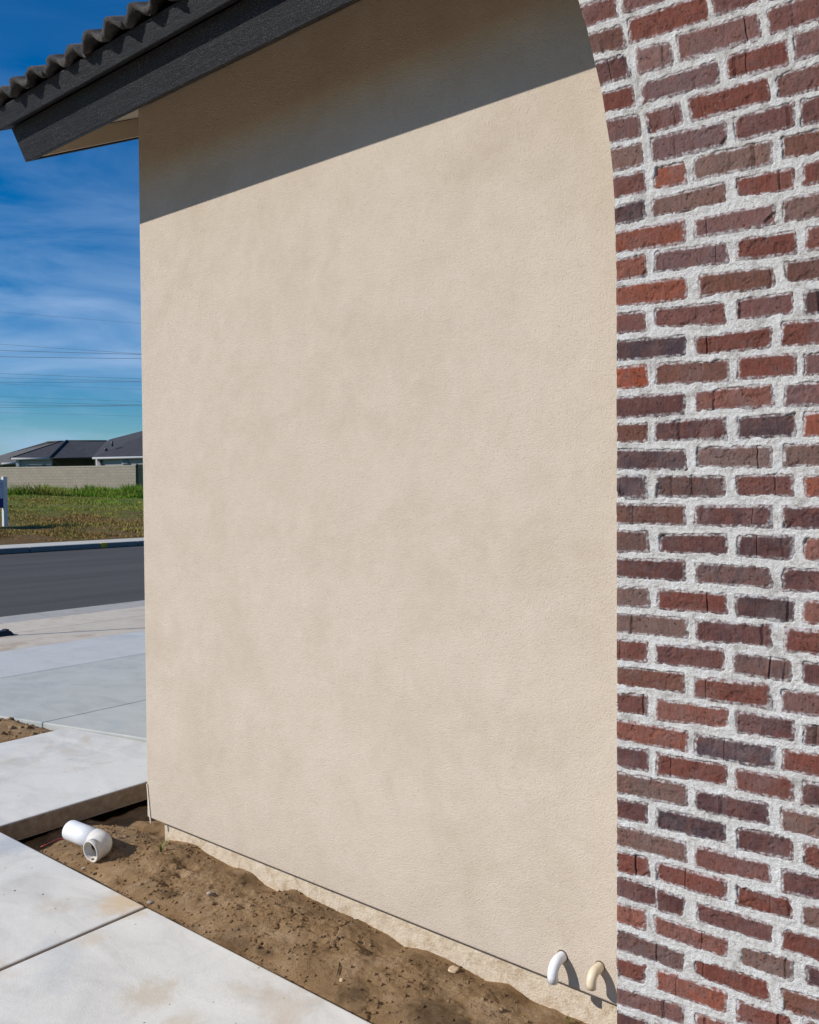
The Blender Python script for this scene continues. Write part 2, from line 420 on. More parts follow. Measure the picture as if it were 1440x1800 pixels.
def soil_mat(name='soil', wet=True):
    m, nt, b = new_mat(name, 0.97, 0.08)
    v = mapped(nt)
    c = ramp(nt, noise(nt, v, 9, 8, 0.68, 0.5), [(0.3, (0.290, 0.178, 0.088)), (0.5, (0.440, 0.282, 0.145)), (0.72, (0.590, 0.415, 0.250))])
    c = mixc(nt, ramp(nt, noise(nt, mapped(nt, (1, 1, 1), loc=(2, 9, 0)), 4.2, 5, 0.6, 0.8), [(0.52, g3(0)), (0.66, g3(0.55))]), c, (0.20, 0.135, 0.080))
    c = mixc(nt, ramp(nt, noise(nt, v, 200, 4, 0.75), [(0.60, g3(0)), (0.76, g3(0.5))]), c, (0.46, 0.36, 0.25))
    c = mixc(nt, ramp(nt, noise(nt, v, 60, 4, 0.7), [(0.24, g3(0.55)), (0.38, g3(0))]), c, (0.08, 0.048, 0.026))
    for (qx, qy, rr) in ((760, 1765, 0.11), (620, 1728, 0.07), (850, 1790, 0.09), (470, 1655, 0.05), (300, 1560, 0.05)):
        q = on_z(qx, qy, -1.37)
        dn = nt.nodes.new('ShaderNodeVectorMath'); dn.operation = 'DISTANCE'; nt.links.new(v, dn.inputs[0]); dn.inputs[1].default_value = tuple(q)
        fq = math_n(nt, 'ADD', math_n(nt, 'DIVIDE', dn.outputs['Value'], rr), math_n(nt, 'MULTIPLY', math_n(nt, 'SUBTRACT', noise(nt, v, 18, 5, 0.6, 0.6), 0.5), 1.6))
        c = mixc(nt, ramp(nt, fq, [(0.55, g3(0.75)), (1.0, g3(0))]), c, (0.150, 0.098, 0.052))
    nt.links.new(c, b.inputs['Base Color'])
    h = math_n(nt, 'ADD', noise(nt, v, 120, 8, 0.8, 0.3), math_n(nt, 'MULTIPLY', noise(nt, v, 320, 3, 0.6), 0.5))
    nt.links.new(bump(nt, h, 1.0, 0.014), b.inputs['Normal'])
    return m
M_SOIL = soil_mat()
M_PVC = simple('white_pvc', (0.80, 0.80, 0.80), 0.32, 0.5, 0.04, 30)
M_PVCT = simple('cream_pvc', (0.72, 0.60, 0.42), 0.4, 0.5, 0.06, 40)
M_PVCDIRT = simple('dusty_white_pvc', (0.66, 0.62, 0.55), 0.5, 0.4, 0.12, 25)
M_STONE = simple('pebble_stone', (0.42, 0.36, 0.29), 0.9, 0.2, 0.3, 30, 0.004, 60)

# ------------------------------------------------------------------ key dimensions
YB = 1.894                      # brick face
YS = 2.044                      # stucco face
ZS = -1.37                      # top of the walkway
WX0 = float(on_y(251, 860, YS)[0])
TH = math.radians(25.7)
us = np.array([0, math.cos(TH), math.sin(TH)])       # up the roof slope
nn = np.array([0, -math.sin(TH), math.cos(TH)])      # out of the roof
YF = YS - 0.312
ZF = float((on_y(243, 188, YF)[2] + on_y(45, 283, YF)[2] + on_y(600, 14.5, YF)[2]) / 3)
XE = float(on_y(45, 283, YF)[0])
ZB = float((on_y(330, 1461, YS)[2] + on_y(1085, 1774, YS)[2]) / 2)   # bottom of the stucco

# ------------------------------------------------------------------ terrain
def terrain():
    xs = np.concatenate([[-900, -500, -300, -200, -150, -120, -100, -80], np.arange(-70, -22.4, 0.5), [-22.3, -21, -15, -10, -5, 0, 5, 20, 60, 150, 400, 800]])
    ys = np.concatenate([[-800, -400, -200, -100, -60, -40, -20, -10], np.arange(0, 60, 0.75), [65, 80, 100, 150, 250, 500, 900]])
    X, Y = np.meshgrid(xs, ys)
    Z = -1.60 + (1.60 - 1.36) * sstep(-21.8, -22.4, X) + (1.36 - 0.20) * np.clip((-22.6 - X) / 27.0, 0, 1)
    Z += np.where(X < -22.7, fbm(X * 0.5, Y * 0.5, 5, 3) * 0.05 * np.clip((-22.7 - X) / 2, 0, 1), 0)
    return X, Y, Z
def lot_mat():
    m, nt, b = new_mat('lot_ground', 0.97, 0.05)
    v = mapped(nt)
    geo = nt.nodes.new('ShaderNodeNewGeometry'); s = nt.nodes.new('ShaderNodeSeparateXYZ')
    nt.links.new(geo.outputs['Position'], s.inputs[0])
    t = nt.nodes.new('ShaderNodeMapRange'); t.inputs['From Min'].default_value = -23; t.inputs['From Max'].default_value = -44
    nt.links.new(s.outputs['X'], t.inputs['Value'])
    f = math_n(nt, 'ADD', t.outputs[0], math_n(nt, 'MULTIPLY', math_n(nt, 'SUBTRACT', noise(nt, mapped(nt, (1, 0.35, 1)), 0.7, 6, 0.65), 0.5), 1.3))
    c = ramp(nt, f, [(0.05, (0.200, 0.125, 0.058)), (0.3, (0.180, 0.140, 0.055)), (0.55, (0.150, 0.165, 0.045)), (0.8, (0.21, 0.19, 0.065)), (1.0, (0.12, 0.165, 0.035))])
    c = mixc(nt, 0.6, c, ramp(nt, noise(nt, mapped(nt, (1, 0.5, 1)), 5, 6, 0.75), [(0.3, g3(0.55)), (0.7, g3(1.35))]), 'MULTIPLY')
    nt.links.new(c, b.inputs['Base Color'])
    nt.links.new(bump(nt, noise(nt, v, 4, 6, 0.8), 1.0, 0.12), b.inputs['Normal'])
    return m
M_LOT = lot_mat()
X, Y, Z = terrain()
g = npmesh('ground', np.stack([X.ravel(), Y.ravel(), Z.ravel()], 1), gridfaces(*X.shape), M_LOT, smooth=True)
tag(g, kind='structure')
def lot_z(x):
    return -1.36 + 1.16 * np.clip((-22.6 - x) / 27.0, 0, 1)

# ---- driveway, sidewalk, street (all descend gently towards the street)
def zx(x): return -1.366 + 0.0205 * (x + 4.7)
def kx(k): return -1.2516 * k / (1 - 0.022 * k)
def edge_y(x): return 2.76 + (x + 4.07) * 0.19
def slab(name, poly, top, th, m, parent, bev=0.006):
    """poly: (x,y) corners counter-clockwise; top: function or value"""
    tz = (lambda x: top) if not callable(top) else top
    n = len(poly)
    V = [(x, y, tz(x)) for x, y in poly] + [(x, y, tz(x) - th) for x, y in poly]
    f = [tuple(range(n)), tuple(range(n, 2 * n))[::-1]] + [(i, n + i, n + (i + 1) % n, (i + 1) % n) for i in range(n)]
    cx = sum(p[0] for p in poly) / n; cy = sum(p[1] for p in poly) / n
    o = mobj(name, V, f, m, parent)
    if bev: bevel(o, bev, 2)
    return o
drive = tag(empty('driveway', (-5.5, 8, -1.5)), kind='structure')
XD = [-3.12, kx(3.65), kx(4.70), kx(5.475)]
G = 0.004
for i in range(3):
    xa, xb = XD[i], XD[i + 1]
    spl = [None, 4.3, None] if i == 2 else [None, None]
    ys_ = [None, 12.0]
    for j in range(len(ys_) - 1):
        ya0 = edge_y(xa) if ys_[j] is None else ys_[j] + G; ya1 = edge_y(xb) if ys_[j] is None else ys_[j] + G
        yb = ys_[j + 1] - G
        s = slab('slab', [(xb + G, ya1), (xa - G, ya0), (xa - G, yb), (xb + G, yb)], lambda x: zx(x) , 0.12, M_DRIVE2 if i == 2 else M_DRIVE, None)
        child_at(s, drive)
walk2 = tag(empty('sidewalk', (-8.5, 4, -1.5)), kind='structure')
X1, X2, XS = kx(5.475), kx(6.13), kx(7.0)
XG = XS + 0.62
for (y0, y1) in ((-8, -3.6), (-3.6, 0.8), (0.8, 7.0), (7.0, 12.0)):
    child_at(slab('slab', [(X2 + 0.012, y0 + G), (X1 - G, y0 + G), (X1 - G, y1 - G), (X2 + 0.012, y1 - G)], lambda x: zx(x) - 0.002, 0.12, M_SIDEW, None), walk2)
    child_at(slab('slab', [(XG + G, y0 + G), (X2 - G, y0 + G), (X2 - G, y1 - G), (XG + G, y1 - G)], lambda x: zx(x) - 0.003, 0.12, M_SIDEW, None), walk2)
gut = tag(empty('gutter', (XS, 4, -1.5)), kind='structure')
for (y0, y1) in ((-20, -6), (-6, 4.5), (4.5, 10.5), (10.5, 24)):
    child_at(slab('slab', [(XS, y0 + G), (XG - G, y0 + G), (XG - G, y1 - G), (XS, y1 - G)], lambda x: zx(x) - 0.004, 0.12, M_GUTTER, None), gut)
ZST = zx(XS) - 0.012
XK = -20.7 * (ZST / -1.48)
road = box('road', XK - 0.2, XS - 0.006, -80, 140, ZST - 0.1, ZST, M_ASPH); tag(road, kind='structure')
# far kerb in cast lengths, with its sidewalk behind
ZK = ZST + 0.135
kerb = tag(empty('kerb', (XK, 10, ZST)), kind='structure')
for k in range(9):
    y0 = 1.5 + k * 3.05
    o = box('kerb_length', XK - 0.16, XK, y0 + 0.006, y0 + 3.044, ZST + 0.002, ZK, M_KERB, None, 0.02)
    child_at(o, kerb)
M_YEL = simple('yellow_marking_paint', (0.50, 0.36, 0.03), 0.7, 0.2, 0.3, 9)
py = float(on_x(183, 952, XK)[1])
child_at(box('paint_mark', XK - 0.10, XK + 0.004, py - 0.09, py + 0.10, ZST + 0.02, ZK + 0.004, M_YEL, None), kerb)
fw = tag(empty('far_sidewalk', (XK - 1, 10, ZK)), kind='structure')
for k in range(14):
    y0 = -6 + k * 3.05
    child_at(box('slab', XK - 1.75, XK - 0.168, y0 + 0.005, y0 + 3.045, ZK - 0.1, ZK - 0.004, M_FARWALK, None), fw)

# ---- walkway slabs by the house
walk = tag(empty('walkway', (-2, 1, ZS)), kind='structure')
YA = float((on_z(262, 1595, ZS)[1] + on_z(655, 1800, ZS)[1] + on_z(60, 1491, ZS)[1]) / 3)
XJ = float((on_z(0, 1700, ZS)[0] + on_z(262, 1595, ZS)[0]) / 2)
XB = float((on_z(20, 1445.5, ZS)[0] + on_z(258, 1374, ZS)[0]) / 2)
XBL = -4.74
J = 0.0055
wl = [(XB, XJ), (XJ, XJ + 1.22), (XJ + 1.22, XJ + 2.44), (XJ + 2.44, XJ + 3.66)]
for (a, b_) in wl:
    child_at(slab('slab', [(a + J, -0.2), (b_ - J, -0.2), (b_ - J, YA), (a + J, YA)], ZS, 0.11, M_WALK, None, 0.007), walk)
child_at(slab('slab', [(XBL, -0.2), (XB - J, -0.2), (XB - J, YA - 0.0), (XBL, YA)], ZS, 0.11, M_WALK, None, 0.007), walk)
# soil shows between YA and the turn; slab B runs to the driveway
child_at(slab('slab', [(XBL, YA + 2 * J), (XB, YA + 2 * J), (XB, edge_y(XB) - 0.012), (XBL, edge_y(XBL) - 0.012)], ZS, 0.088, M_WALK, None, 0.007), walk)
print('DIM', WX0, ZB, ZF, XE, YA, XJ, XB, XS, XK, ZST)

# ---- soil
YFND = YS + 0.055               # face of the foundation
XFND = float(on_y(290, 1460, YFND)[0])
cpx = [(250 + a / 2.88, 1400 + b / 2.88) for a, b in ((115, 218), (200, 228), (280, 248), (340, 292), (440, 352), (560, 388), (620, 442), (680, 472), (770, 472), (860, 522), (1000, 582), (1100, 622), (1240, 692), (1330, 757), (1440, 782))]
cpx += [(740 + a / 3.6, 1560 + b / 3.6) for a, b in ((200, 472), (400, 577), (560, 622), (700, 722), (860, 782), (1050, 862), (1240, 930))]
cw = np.array([on_y(px, py, YFND) for px, py in cpx])
o_ = np.argsort(cw[:, 0]); cx_, cz_ = cw[o_, 0], cw[o_, 2]
def soil_h(X, Y):
    hw = np.interp(X, cx_, cz_)
    side = ZS - 0.028 + fbm(X * 5, Y * 0, 31, 3) * 0.012
    t = np.clip((Y - YA) / (YFND - YA), 0, 1)
    h = side + (hw - side) * (t ** 1.25) + 0.010 * np.sin(np.pi * t) * (1 + fbm(X * 3, Y * 3, 8, 2))
    # lumps, footprints, ruts
    amp = (0.35 + 0.65 * sstep(0.12, 0.55, t)) * (1 - 0.62 * sstep(0.72, 0.98, t))
    h = h + fbm(X * 9, Y * 9, 3, 5, 0.55) * 0.019 * amp + fbm(X * 34, Y * 34, 4, 4, 0.6) * 0.0055 * amp
    qp = on_z(158, 1518, ZS); h = h - 0.046 * np.exp(-(((X - qp[0]) / 0.12) ** 2 + ((Y - qp[1]) / 0.085) ** 2))
    cl = np.maximum(0, fbm(X * 60, Y * 60, 19, 3)); h = h + cl * 0.0035 * amp + fbm(X * 110, Y * 110, 29, 2) * 0.0022 * amp
    # a shallow dried rill along the slab
    r = np.exp(-((Y - (YA + 0.05 + 0.02 * np.sin(X * 5))) / 0.03) ** 2); h = h - 0.010 * r
    # two footprint-like pits
    for (qx, qy, rr, dd) in ((222, 1532, 0.035, 0.035), (300, 1537, 0.05, 0.02), (330, 1505, 0.035, 0.022), (318, 1521, 0.02, 0.025), (430, 1580, 0.018, 0.02), (452, 1592, 0.014, 0.02), (520, 1700, 0.07, 0.012), (250, 1520, 0.06, 0.018)):
        q = on_z(qx, qy, ZS + 0.0)
        h = h - dd * np.exp(-(((X - q[0]) / rr) ** 2 + ((Y - q[1]) / (rr * 0.7)) ** 2))
    # thin drying cracks
    c1 = np.abs(fbm(X * 4.5 + 3, Y * 4.5, 77, 4)); h = h - 0.012 * np.exp(-(c1 / 0.012) ** 2) * sstep(0.1, 0.3, fbm(X * 2, Y * 2, 55, 2) + 0.15)
    # trench beside the far slab and round the house corner
    tx = sstep(XB + 0.36, XB + 0.06, X + 0.05 * fbm(Y * 4, X * 0, 9, 2))
    deep = ZS - 0.104 + fbm(X * 8, Y * 8, 12, 4) * 0.03
    h = h * (1 - tx) + deep * tx
    bk = sstep(YS + 0.02, YS + 0.12, Y) * sstep(WX0 + 0.1, WX0 - 0.02, X)
    h = h * (1 - bk) + (ZS - 0.135 + fbm(X * 9, Y * 9, 22, 4) * 0.035) * bk
    return h
xs = np.concatenate([np.arange(XB - 0.03, -0.75, 0.0045), np.arange(-0.75, 0.9, 0.02)])
ys = np.concatenate([np.arange(YA - 0.012, YFND + 0.015, 0.0045), np.arange(YFND + 0.02, 3.1, 0.014)])
X, Y = np.meshgrid(xs, ys)
H = soil_h(X, Y)
H = np.where(Y < YA + 0.002, np.minimum(H, ZS - 0.03), H)
soil = npmesh('soil', np.stack([X.ravel(), Y.ravel(), H.ravel()], 1), gridfaces(*X.shape), M_SOIL, smooth=True)
tag(soil, kind='structure')
xs = np.arange(X1 + 0.01, XBL - 0.004, 0.02); ys = np.concatenate([np.arange(-6, 0.5, 0.06), np.arange(0.5, 2.72, 0.02)])
X, Y = np.meshgrid(xs, ys)
H = ZS - 0.022 + 0.012 * (X + 4.74) * 0.5 + fbm(X * 6, Y * 6, 41, 5, 0.6) * 0.022 + np.maximum(0, fbm(X * 22, Y * 22, 43, 3)) * 0.018
H = np.where(X > XBL - 0.1, H - 0.015, H)
H = H + (zx(X) - ZS + 0.0) * sstep(-5.2, -6.5, X)
H = np.where(Y > edge_y(X) - 0.012, H - 0.3, H)
sb = npmesh('soil_bed', np.stack([X.ravel(), Y.ravel(), H.ravel()], 1), gridfaces(*X.shape), M_SOIL, smooth=True)
tag(sb, kind='structure')

# ------------------------------------------------------------------ the house
house = empty('house', (WX0, YS, ZB))
tag(house, 'beige stucco house with red brick veneer, black eave boards and dark wavy roof tiles', 'house')
def H_(o): return child_at(o, house)
XR = 1.6
SH = 0.078                                           # sheathing height along nn above fascia bottom
shy = YF + nn[1] * SH; shz = ZF + nn[2] * SH
def roofz(y, extra=0.0): return shz + (y - shy) * math.tan(TH) - extra
prof = [(WX0, YS, ZB), (WX0, 6.2, ZB), (WX0, 6.2, roofz(6.2, 0.01)), (WX0, YS, roofz(YS, 0.01))]
wall = H_(bevel(prism('stucco_wall', prof, (XR - WX0, 0, 0), M_STUCCO), 0.006, 3))
# foundation slab edge, set back under the screed
zf0 = ZS - 0.30
H_(box('foundation', XFND, XR, YFND, 6.0, zf0, ZB - 0.003, M_FOUND))
# pale corner strip hanging below the left corner
pA = on_y(258, 1378, YS - 0.004); pB = on_y(264.5, 1447, YS - 0.004)
H_(prism('corner_trim', [pA + np.array([-0.003, 0, 0]), pA + np.array([0.003, 0, 0]), pB + np.array([0.003, 0, 0]), pB + np.array([-0.003, 0, 0])], (0, 0.004, 0), simple('pale_trim', (0.66, 0.58, 0.47), 0.7)))

def slopebox(name, x0, x1, s0, s1, n0, n1, m, bev=0.0, y0=YF, z0=ZF):
    P = lambda x, s, n: np.array([x, y0, z0]) + us * s + nn * n
    V = [P(x0, s0, n0), P(x1, s0, n0), P(x1, s1, n0), P(x0, s1, n0), P(x0, s0, n1), P(x1, s0, n1), P(x1, s1, n1), P(x0, s1, n1)]
    f = [(0, 3, 2, 1), (4, 5, 6, 7), (0, 1, 5, 4), (1, 2, 6, 5), (2, 3, 7, 6), (3, 0, 4, 7)]
    o = mobj(name, V, f, m)
    if bev: bevel(o, bev, 2)
    return H_(o)
FH = 0.133
slopebox('fascia_board', XE, XR, 0.0, 0.036, 0.0, FH - 0.004, M_BLACK, 0.003)
slopebox('drip_board', XE - 0.045, XR, -0.032, 0.045, FH, FH + 0.068, M_BLACK, 0.003)
slopebox('soffit_board', XE + 0.045, XR, 0.038, 5.0, SH, SH + 0.02, M_BEIGE)
slopebox('barge_board', XE + 0.001, XE + 0.022, 0.038, 5.0, 0.0, FH - 0.004, M_BLACK, 0.002)
slopebox('barge_lining', XE + 0.023, XE + 0.042, 0.038, 5.0, 0.006, SH - 0.002, M_BEIGE)
slopebox('barge_cap', XE - 0.045, XE + 0.045, 0.047, 5.0, FH, FH + 0.068, M_BLACK, 0.003)
slopebox('roof_deck', XE + 0.05, XR, 0.05, 5.0, SH + 0.025, FH + 0.064, M_BLACK)
# roof tiles: one object per tile, two barrels each
def tile_mesh(wid, ln, seed):
    r = random.Random(seed)
    nx = 25; V = []; F_ = []
    amp = 0.034
    def prof_z(t):        # t 0..2 barrels
        k = t % 1.0
        return amp * (0.5 - 0.5 * math.cos(2 * math.pi * min(1.0, k * 1.04))) ** 0.8
    th = 0.022
    rows = [0.0, 0.004, ln * 0.5, ln]
    for j, s in enumerate(rows):
        for i in range(nx):
            t = 2.0 * i / (nx - 1)
            x = wid * i / (nx - 1)
            jit = r.uniform(-0.005, 0.005) if j == 0 else 0
            V.append((x, s + jit, prof_z(t) + th - (0.003 if j == 0 else 0) + r.uniform(-0.0007, 0.0007)))
    n_top = len(V)
    for j, s in enumerate(rows):
        for i in range(nx):
            t = 2.0 * i / (nx - 1)
            x = wid * i / (nx - 1)
            V.append((x, s + (0.003 if j == 0 else 0) + (r.uniform(-0.002, 0.002) if j == 0 else 0), prof_z(t) + r.uniform(-0.003, 0.003) * (j == 0)))
    for base, flip in ((0, False), (n_top, True)):
        for j in range(len(rows) - 1):
            for i in range(nx - 1):
                q = (base + j * nx + i, base + j * nx + i + 1, base + (j + 1) * nx + i + 1, base + (j + 1) * nx + i)
                F_.append(q[::-1] if flip else q)
    for i in range(nx - 1):
        F_.append((n_top + i, n_top + i + 1, i + 1, i))
        e = (len(rows) - 1) * nx
        F_.append((e + i, e + i + 1, n_top + e + i + 1, n_top + e + i))
    for j in range(len(rows) - 1):
        F_.append((j * nx, (j + 1) * nx, n_top + (j + 1) * nx, n_top + j * nx))
        e = nx - 1
        F_.append((j * nx + e, n_top + j * nx + e, n_top + (j + 1) * nx + e, (j + 1) * nx + e))
    me = bpy.data.meshes.new('roof_tile'); me.from_pydata(V, [], F_); me.update(); me.materials.append(M_TILE); me.shade_smooth()
    return me
TW = 0.252
tms = [tile_mesh(TW - 0.004, 0.40, 100 + k) for k in range(6)]
rot = Matrix(((1, 0, 0), (0, us[1], nn[1]), (0, us[2], nn[2])))
k = 0
for row in range(3):
    x = XE - 0.085
    while x < XR - 0.1:
        o = bpy.data.objects.new('roof_tile', tms[random.randrange(6)])
        link(o)
        s = -0.052 + row * 0.34 + random.uniform(-0.009, 0.006); n = FH + 0.065 + (0.012 if row else 0.004) + row * 0.012
        p = np.array([x, YF, ZF]) + us * s + nn * n
        tilt = Matrix.Rotation(math.radians(random.uniform(-2.2, 2.2)), 3, 'Y')
        o.matrix_world = Matrix.Translation(p) @ (rot @ tilt @ Matrix.Rotation(math.radians(-1.6), 3, 'X')).to_4x4()
        o.parent = house; o.matrix_parent_inverse = Matrix.Translation(house.location).inverted()
        x += TW; k += 1
# rest of the roof covering, out of sight above
nx = 300; xs = np.linspace(XE - 0.08, XR, nx); ss = np.linspace(0.95, 5.0, 14)
X, S = np.meshgrid(xs, ss)
W = 0.034 * np.abs(np.sin(np.pi * (X - XE + 0.085) / (TW / 2))) ** 0.7 + FH + 0.128
P = np.array([0, YF, ZF])[None, None] + us[None, None] * S[..., None] + nn[None, None] * W[..., None]
P[..., 0] = X
rc = npmesh('roof_covering', P.reshape(-1, 3), gridfaces(*X.shape), M_TILE, smooth=True)
rc['kind'] = 'stuff'; H_(rc)

# ------------------------------------------------------------------ brick veneer
# each entry: region index, then TL, TR, BR, BL corners as measured, then a colour class
REG = {1: (1000, 0, 3.2727), 2: (1040, 180, 3.6), 3: (1040, 380, 3.6), 4: (1040, 580, 3.6), 5: (1040, 780, 3.6),
       6: (1040, 980, 3.6), 7: (1040, 1180, 3.6), 8: (1040, 1380, 3.6), 9: (1040, 1560, 3.6)}
BR = """
1 68 38 262 -12 282 98 105 157 p
1 105 205 298 150 330 272 140 312 b
1 157 362 325 315 355 442 183 490 d
1 192 545 362 495 382 607 203 652 r
1 310 -30 545 -95 560 5 322 78 m
1 345 118 790 -30 808 113 362 250 r
1 828 -20 1090 -90 1110 12 850 87 p
1 625 205 1080 78 1108 215 645 352 m
1 1142 60 1600 -80 1600 75 1160 202 p
1 395 290 585 238 598 375 405 430 l
1 915 330 1250 230 1268 375 925 452 r
1 1300 200 1600 118 1600 268 1310 350 m
1 430 485 855 352 868 475 438 592 m
1 1195 440 1600 325 1600 480 1205 565 p
1 690 570 1145 450 1160 577 715 698 r
2 95 120 300 80 308 215 112 262 m
2 350 75 550 10 578 135 372 192 p
2 905 100 1275 5 1284 150 925 245 p
2 1335 -10 1600 -60 1600 100 1335 145 p
2 375 235 845 130 857 265 395 377 m
2 1210 225 1600 150 1600 320 1220 350 b
2 118 300 318 258 328 392 138 432 g
2 405 412 590 385 603 510 398 545 o
2 655 350 1140 245 1142 385 658 492 g
2 1350 390 1600 340 1600 485 1350 520 r
2 138 480 330 440 345 565 148 605 p
2 388 620 840 515 850 635 392 720 g
2 925 490 1275 425 1280 545 930 602 r
2 1218 620 1600 555 1600 720 1222 755 g
2 152 670 335 620 345 735 150 775 k
2 658 750 1150 650 1160 770 665 850 m
3 148 110 585 30 590 165 150 235 o
3 1370 80 1600 40 1600 195 1368 215 r
3 150 280 340 245 348 375 150 410 c
3 410 235 850 175 862 290 402 355 m
3 935 155 1290 100 1295 235 925 270 r
3 152 450 600 395 602 525 150 572 o
3 685 380 1150 330 1155 440 692 510 b
3 1230 300 1600 265 1600 380 1240 420 b
3 158 625 335 605 345 725 155 740 p
3 408 595 845 545 850 685 410 695 p
3 925 535 1270 490 1278 610 925 655 p
3 1350 480 1600 455 1600 595 1360 620 k
4 162 75 590 40 598 155 165 190 k
4 665 55 1138 -8 1135 105 665 155 r
4 1215 -40 1600 -60 1600 85 1212 98 r
4 155 245 350 225 357 355 158 378 O
4 410 220 865 190 868 322 410 345 b
4 935 180 1290 155 1298 285 935 305 r
4 1355 160 1600 135 1600 270 1355 285 m
4 155 430 595 405 585 522 165 558 d
4 660 395 1145 350 1145 475 665 510 c
4 1228 348 1600 325 1600 472 1230 480 m
4 165 598 347 595 355 705 165 712 b
4 408 590 840 560 848 680 408 698 d
4 930 560 1285 528 1292 667 940 682 k
4 1355 530 1600 522 1600 672 1347 670 o
5 165 40 595 45 605 158 165 162 k
5 670 30 1135 20 1140 147 672 142 g
5 1225 10 1600 0 1600 145 1225 137 g
5 158 205 335 205 347 335 158 338 k
5 415 200 838 215 845 330 415 335 s
5 925 205 1270 200 1278 325 922 327 p
5 1355 205 1600 205 1600 335 1355 332 o
5 160 385 588 395 592 510 160 500 b
5 665 400 1130 400 1130 520 660 512 d
5 1220 405 1600 395 1600 535 1225 530 d
5 158 550 350 560 365 682 160 682 s
5 435 580 850 580 860 700 440 680 d
5 935 585 1270 590 1275 728 925 710 d
5 1355 600 1600 590 1600 745 1350 738 c
6 158 10 585 25 592 148 158 115 d
6 665 42 1128 65 1142 190 672 155 s
6 1215 72 1600 78 1600 222 1218 205 d
6 162 192 355 190 365 312 162 305 g
6 430 205 850 235 860 355 425 322 r
6 918 240 1285 270 1280 402 922 372 k
6 1350 278 1600 285 1600 422 1345 410 c
6 158 355 605 390 605 508 158 468 g
6 668 400 1130 430 1135 565 675 520 d
6 1240 452 1600 485 1600 615 1232 590 r
6 162 520 355 535 352 660 162 642 r
6 412 550 832 585 840 715 412 665 p
6 905 600 1270 662 1255 782 905 725 s
6 1340 665 1600 680 1600 818 1345 798 d
6 158 690 580 738 585 852 158 805 b
7 655 42 1118 90 1130 225 655 160 r
7 1210 120 1600 150 1600 290 1210 252 m
7 162 140 350 152 352 278 165 257 p
7 415 178 860 245 860 358 415 302 c
7 920 258 1275 310 1280 432 925 382 d
7 1355 340 1600 365 1600 485 1345 460 s
7 162 310 605 382 605 508 165 425 c
7 665 400 1150 480 1145 608 662 525 k
7 1220 500 1600 545 1600 670 1215 622 r
7 165 475 358 502 355 630 168 600 d
7 420 520 855 602 852 718 420 650 r
7 920 620 1270 685 1268 812 920 742 r
7 1340 700 1600 745 1600 875 1335 835 d
7 162 640 605 725 605 850 165 767 g
8 665 35 1115 118 1125 250 668 157 d
8 1210 150 1600 225 1600 358 1208 287 g
8 165 90 352 120 350 240 168 208 d
8 418 150 845 240 850 368 418 268 k
8 928 270 1265 338 1270 470 930 402 d
8 1352 375 1600 412 1600 555 1345 505 r
8 165 258 595 365 600 488 165 377 g
8 668 390 1125 505 1138 615 665 512 p
8 1212 535 1600 595 1600 745 1215 667 d
8 165 425 350 462 368 588 170 547 r
8 420 490 855 610 850 718 420 597 r
8 922 640 1262 730 1265 845 925 757 r
8 168 580 408 655 412 768 168 702 d
8 418 665 600 720 568 828 425 792 d
9 1340 105 1600 150 1600 275 1340 244 g
9 675 100 1140 240 1140 345 675 207 p
9 1212 265 1600 345 1600 492 1212 387 r
9 165 105 338 148 340 270 168 214 c
9 405 185 855 335 850 435 420 292 c
9 955 375 1270 460 1270 590 945 482 g
9 1368 500 1600 560 1600 680 1365 602 d
9 165 265 580 415 578 525 165 387 s
9 660 450 1115 600 1125 720 657 545 r
9 1205 640 1600 750 1600 880 1215 772 b
9 168 445 345 495 327 600 170 555 r
9 425 520 850 665 845 790 415 637 o
9 930 720 1265 820 1265 925 930 835 r
9 165 630 578 755 575 868 165 732 m
9 665 800 1110 940 1110 1060 660 910 c
9 165 785 350 850 350 955 165 890 d
9 410 870 845 1010 845 1120 410 980 r
9 165 950 580 1090 580 1190 165 1050 b
9 665 1150 1110 1290 1110 1400 665 1255 m
9 1205 1010 1600 1120 1600 1240 1205 1130 p
9 930 1070 1265 1170 1265 1270 930 1180 r
9 1350 840 1600 900 1600 1030 1350 960 g
"""
CLS = {'p': (0.150, 0.078, 0.066), 'b': (0.145, 0.080, 0.058), 'd': (0.098, 0.056, 0.054), 'r': (0.165, 0.066, 0.048),
       'm': (0.170, 0.112, 0.104), 'l': (0.225, 0.170, 0.158), 'g': (0.175, 0.133, 0.112), 'o': (0.245, 0.092, 0.056),
       'O': (0.330, 0.088, 0.040), 'k': (0.072, 0.056, 0.060), 'c': (0.230, 0.108, 0.078), 's': (0.125, 0.094, 0.085)}
bricks = []
for ln in BR.strip().splitlines():
    t = ln.split(); rg = REG[int(t[0])]; c = [float(q) for q in t[1:9]]
    q = []
    for i in range(4):
        p = on_y(rg[0] + c[2 * i] / rg[2], rg[1] + c[2 * i + 1] / rg[2], YB)
        q.append([p[0], p[2]])
    if c[2] == 1600 or c[0] > 1290 and int(t[0]) > 1 and c[2] == 1600:      # runs out of the picture: full stretcher
        for a, b_ in ((0, 1), (3, 2)):
            dz = q[b_][1] - q[a][1]; dx = max(q[b_][0] - q[a][0], 1e-3)
            q[b_] = [q[a][0] + 0.168, q[a][1] + dz / dx * 0.168 * 0.6]
    bricks.append((q, t[9]))
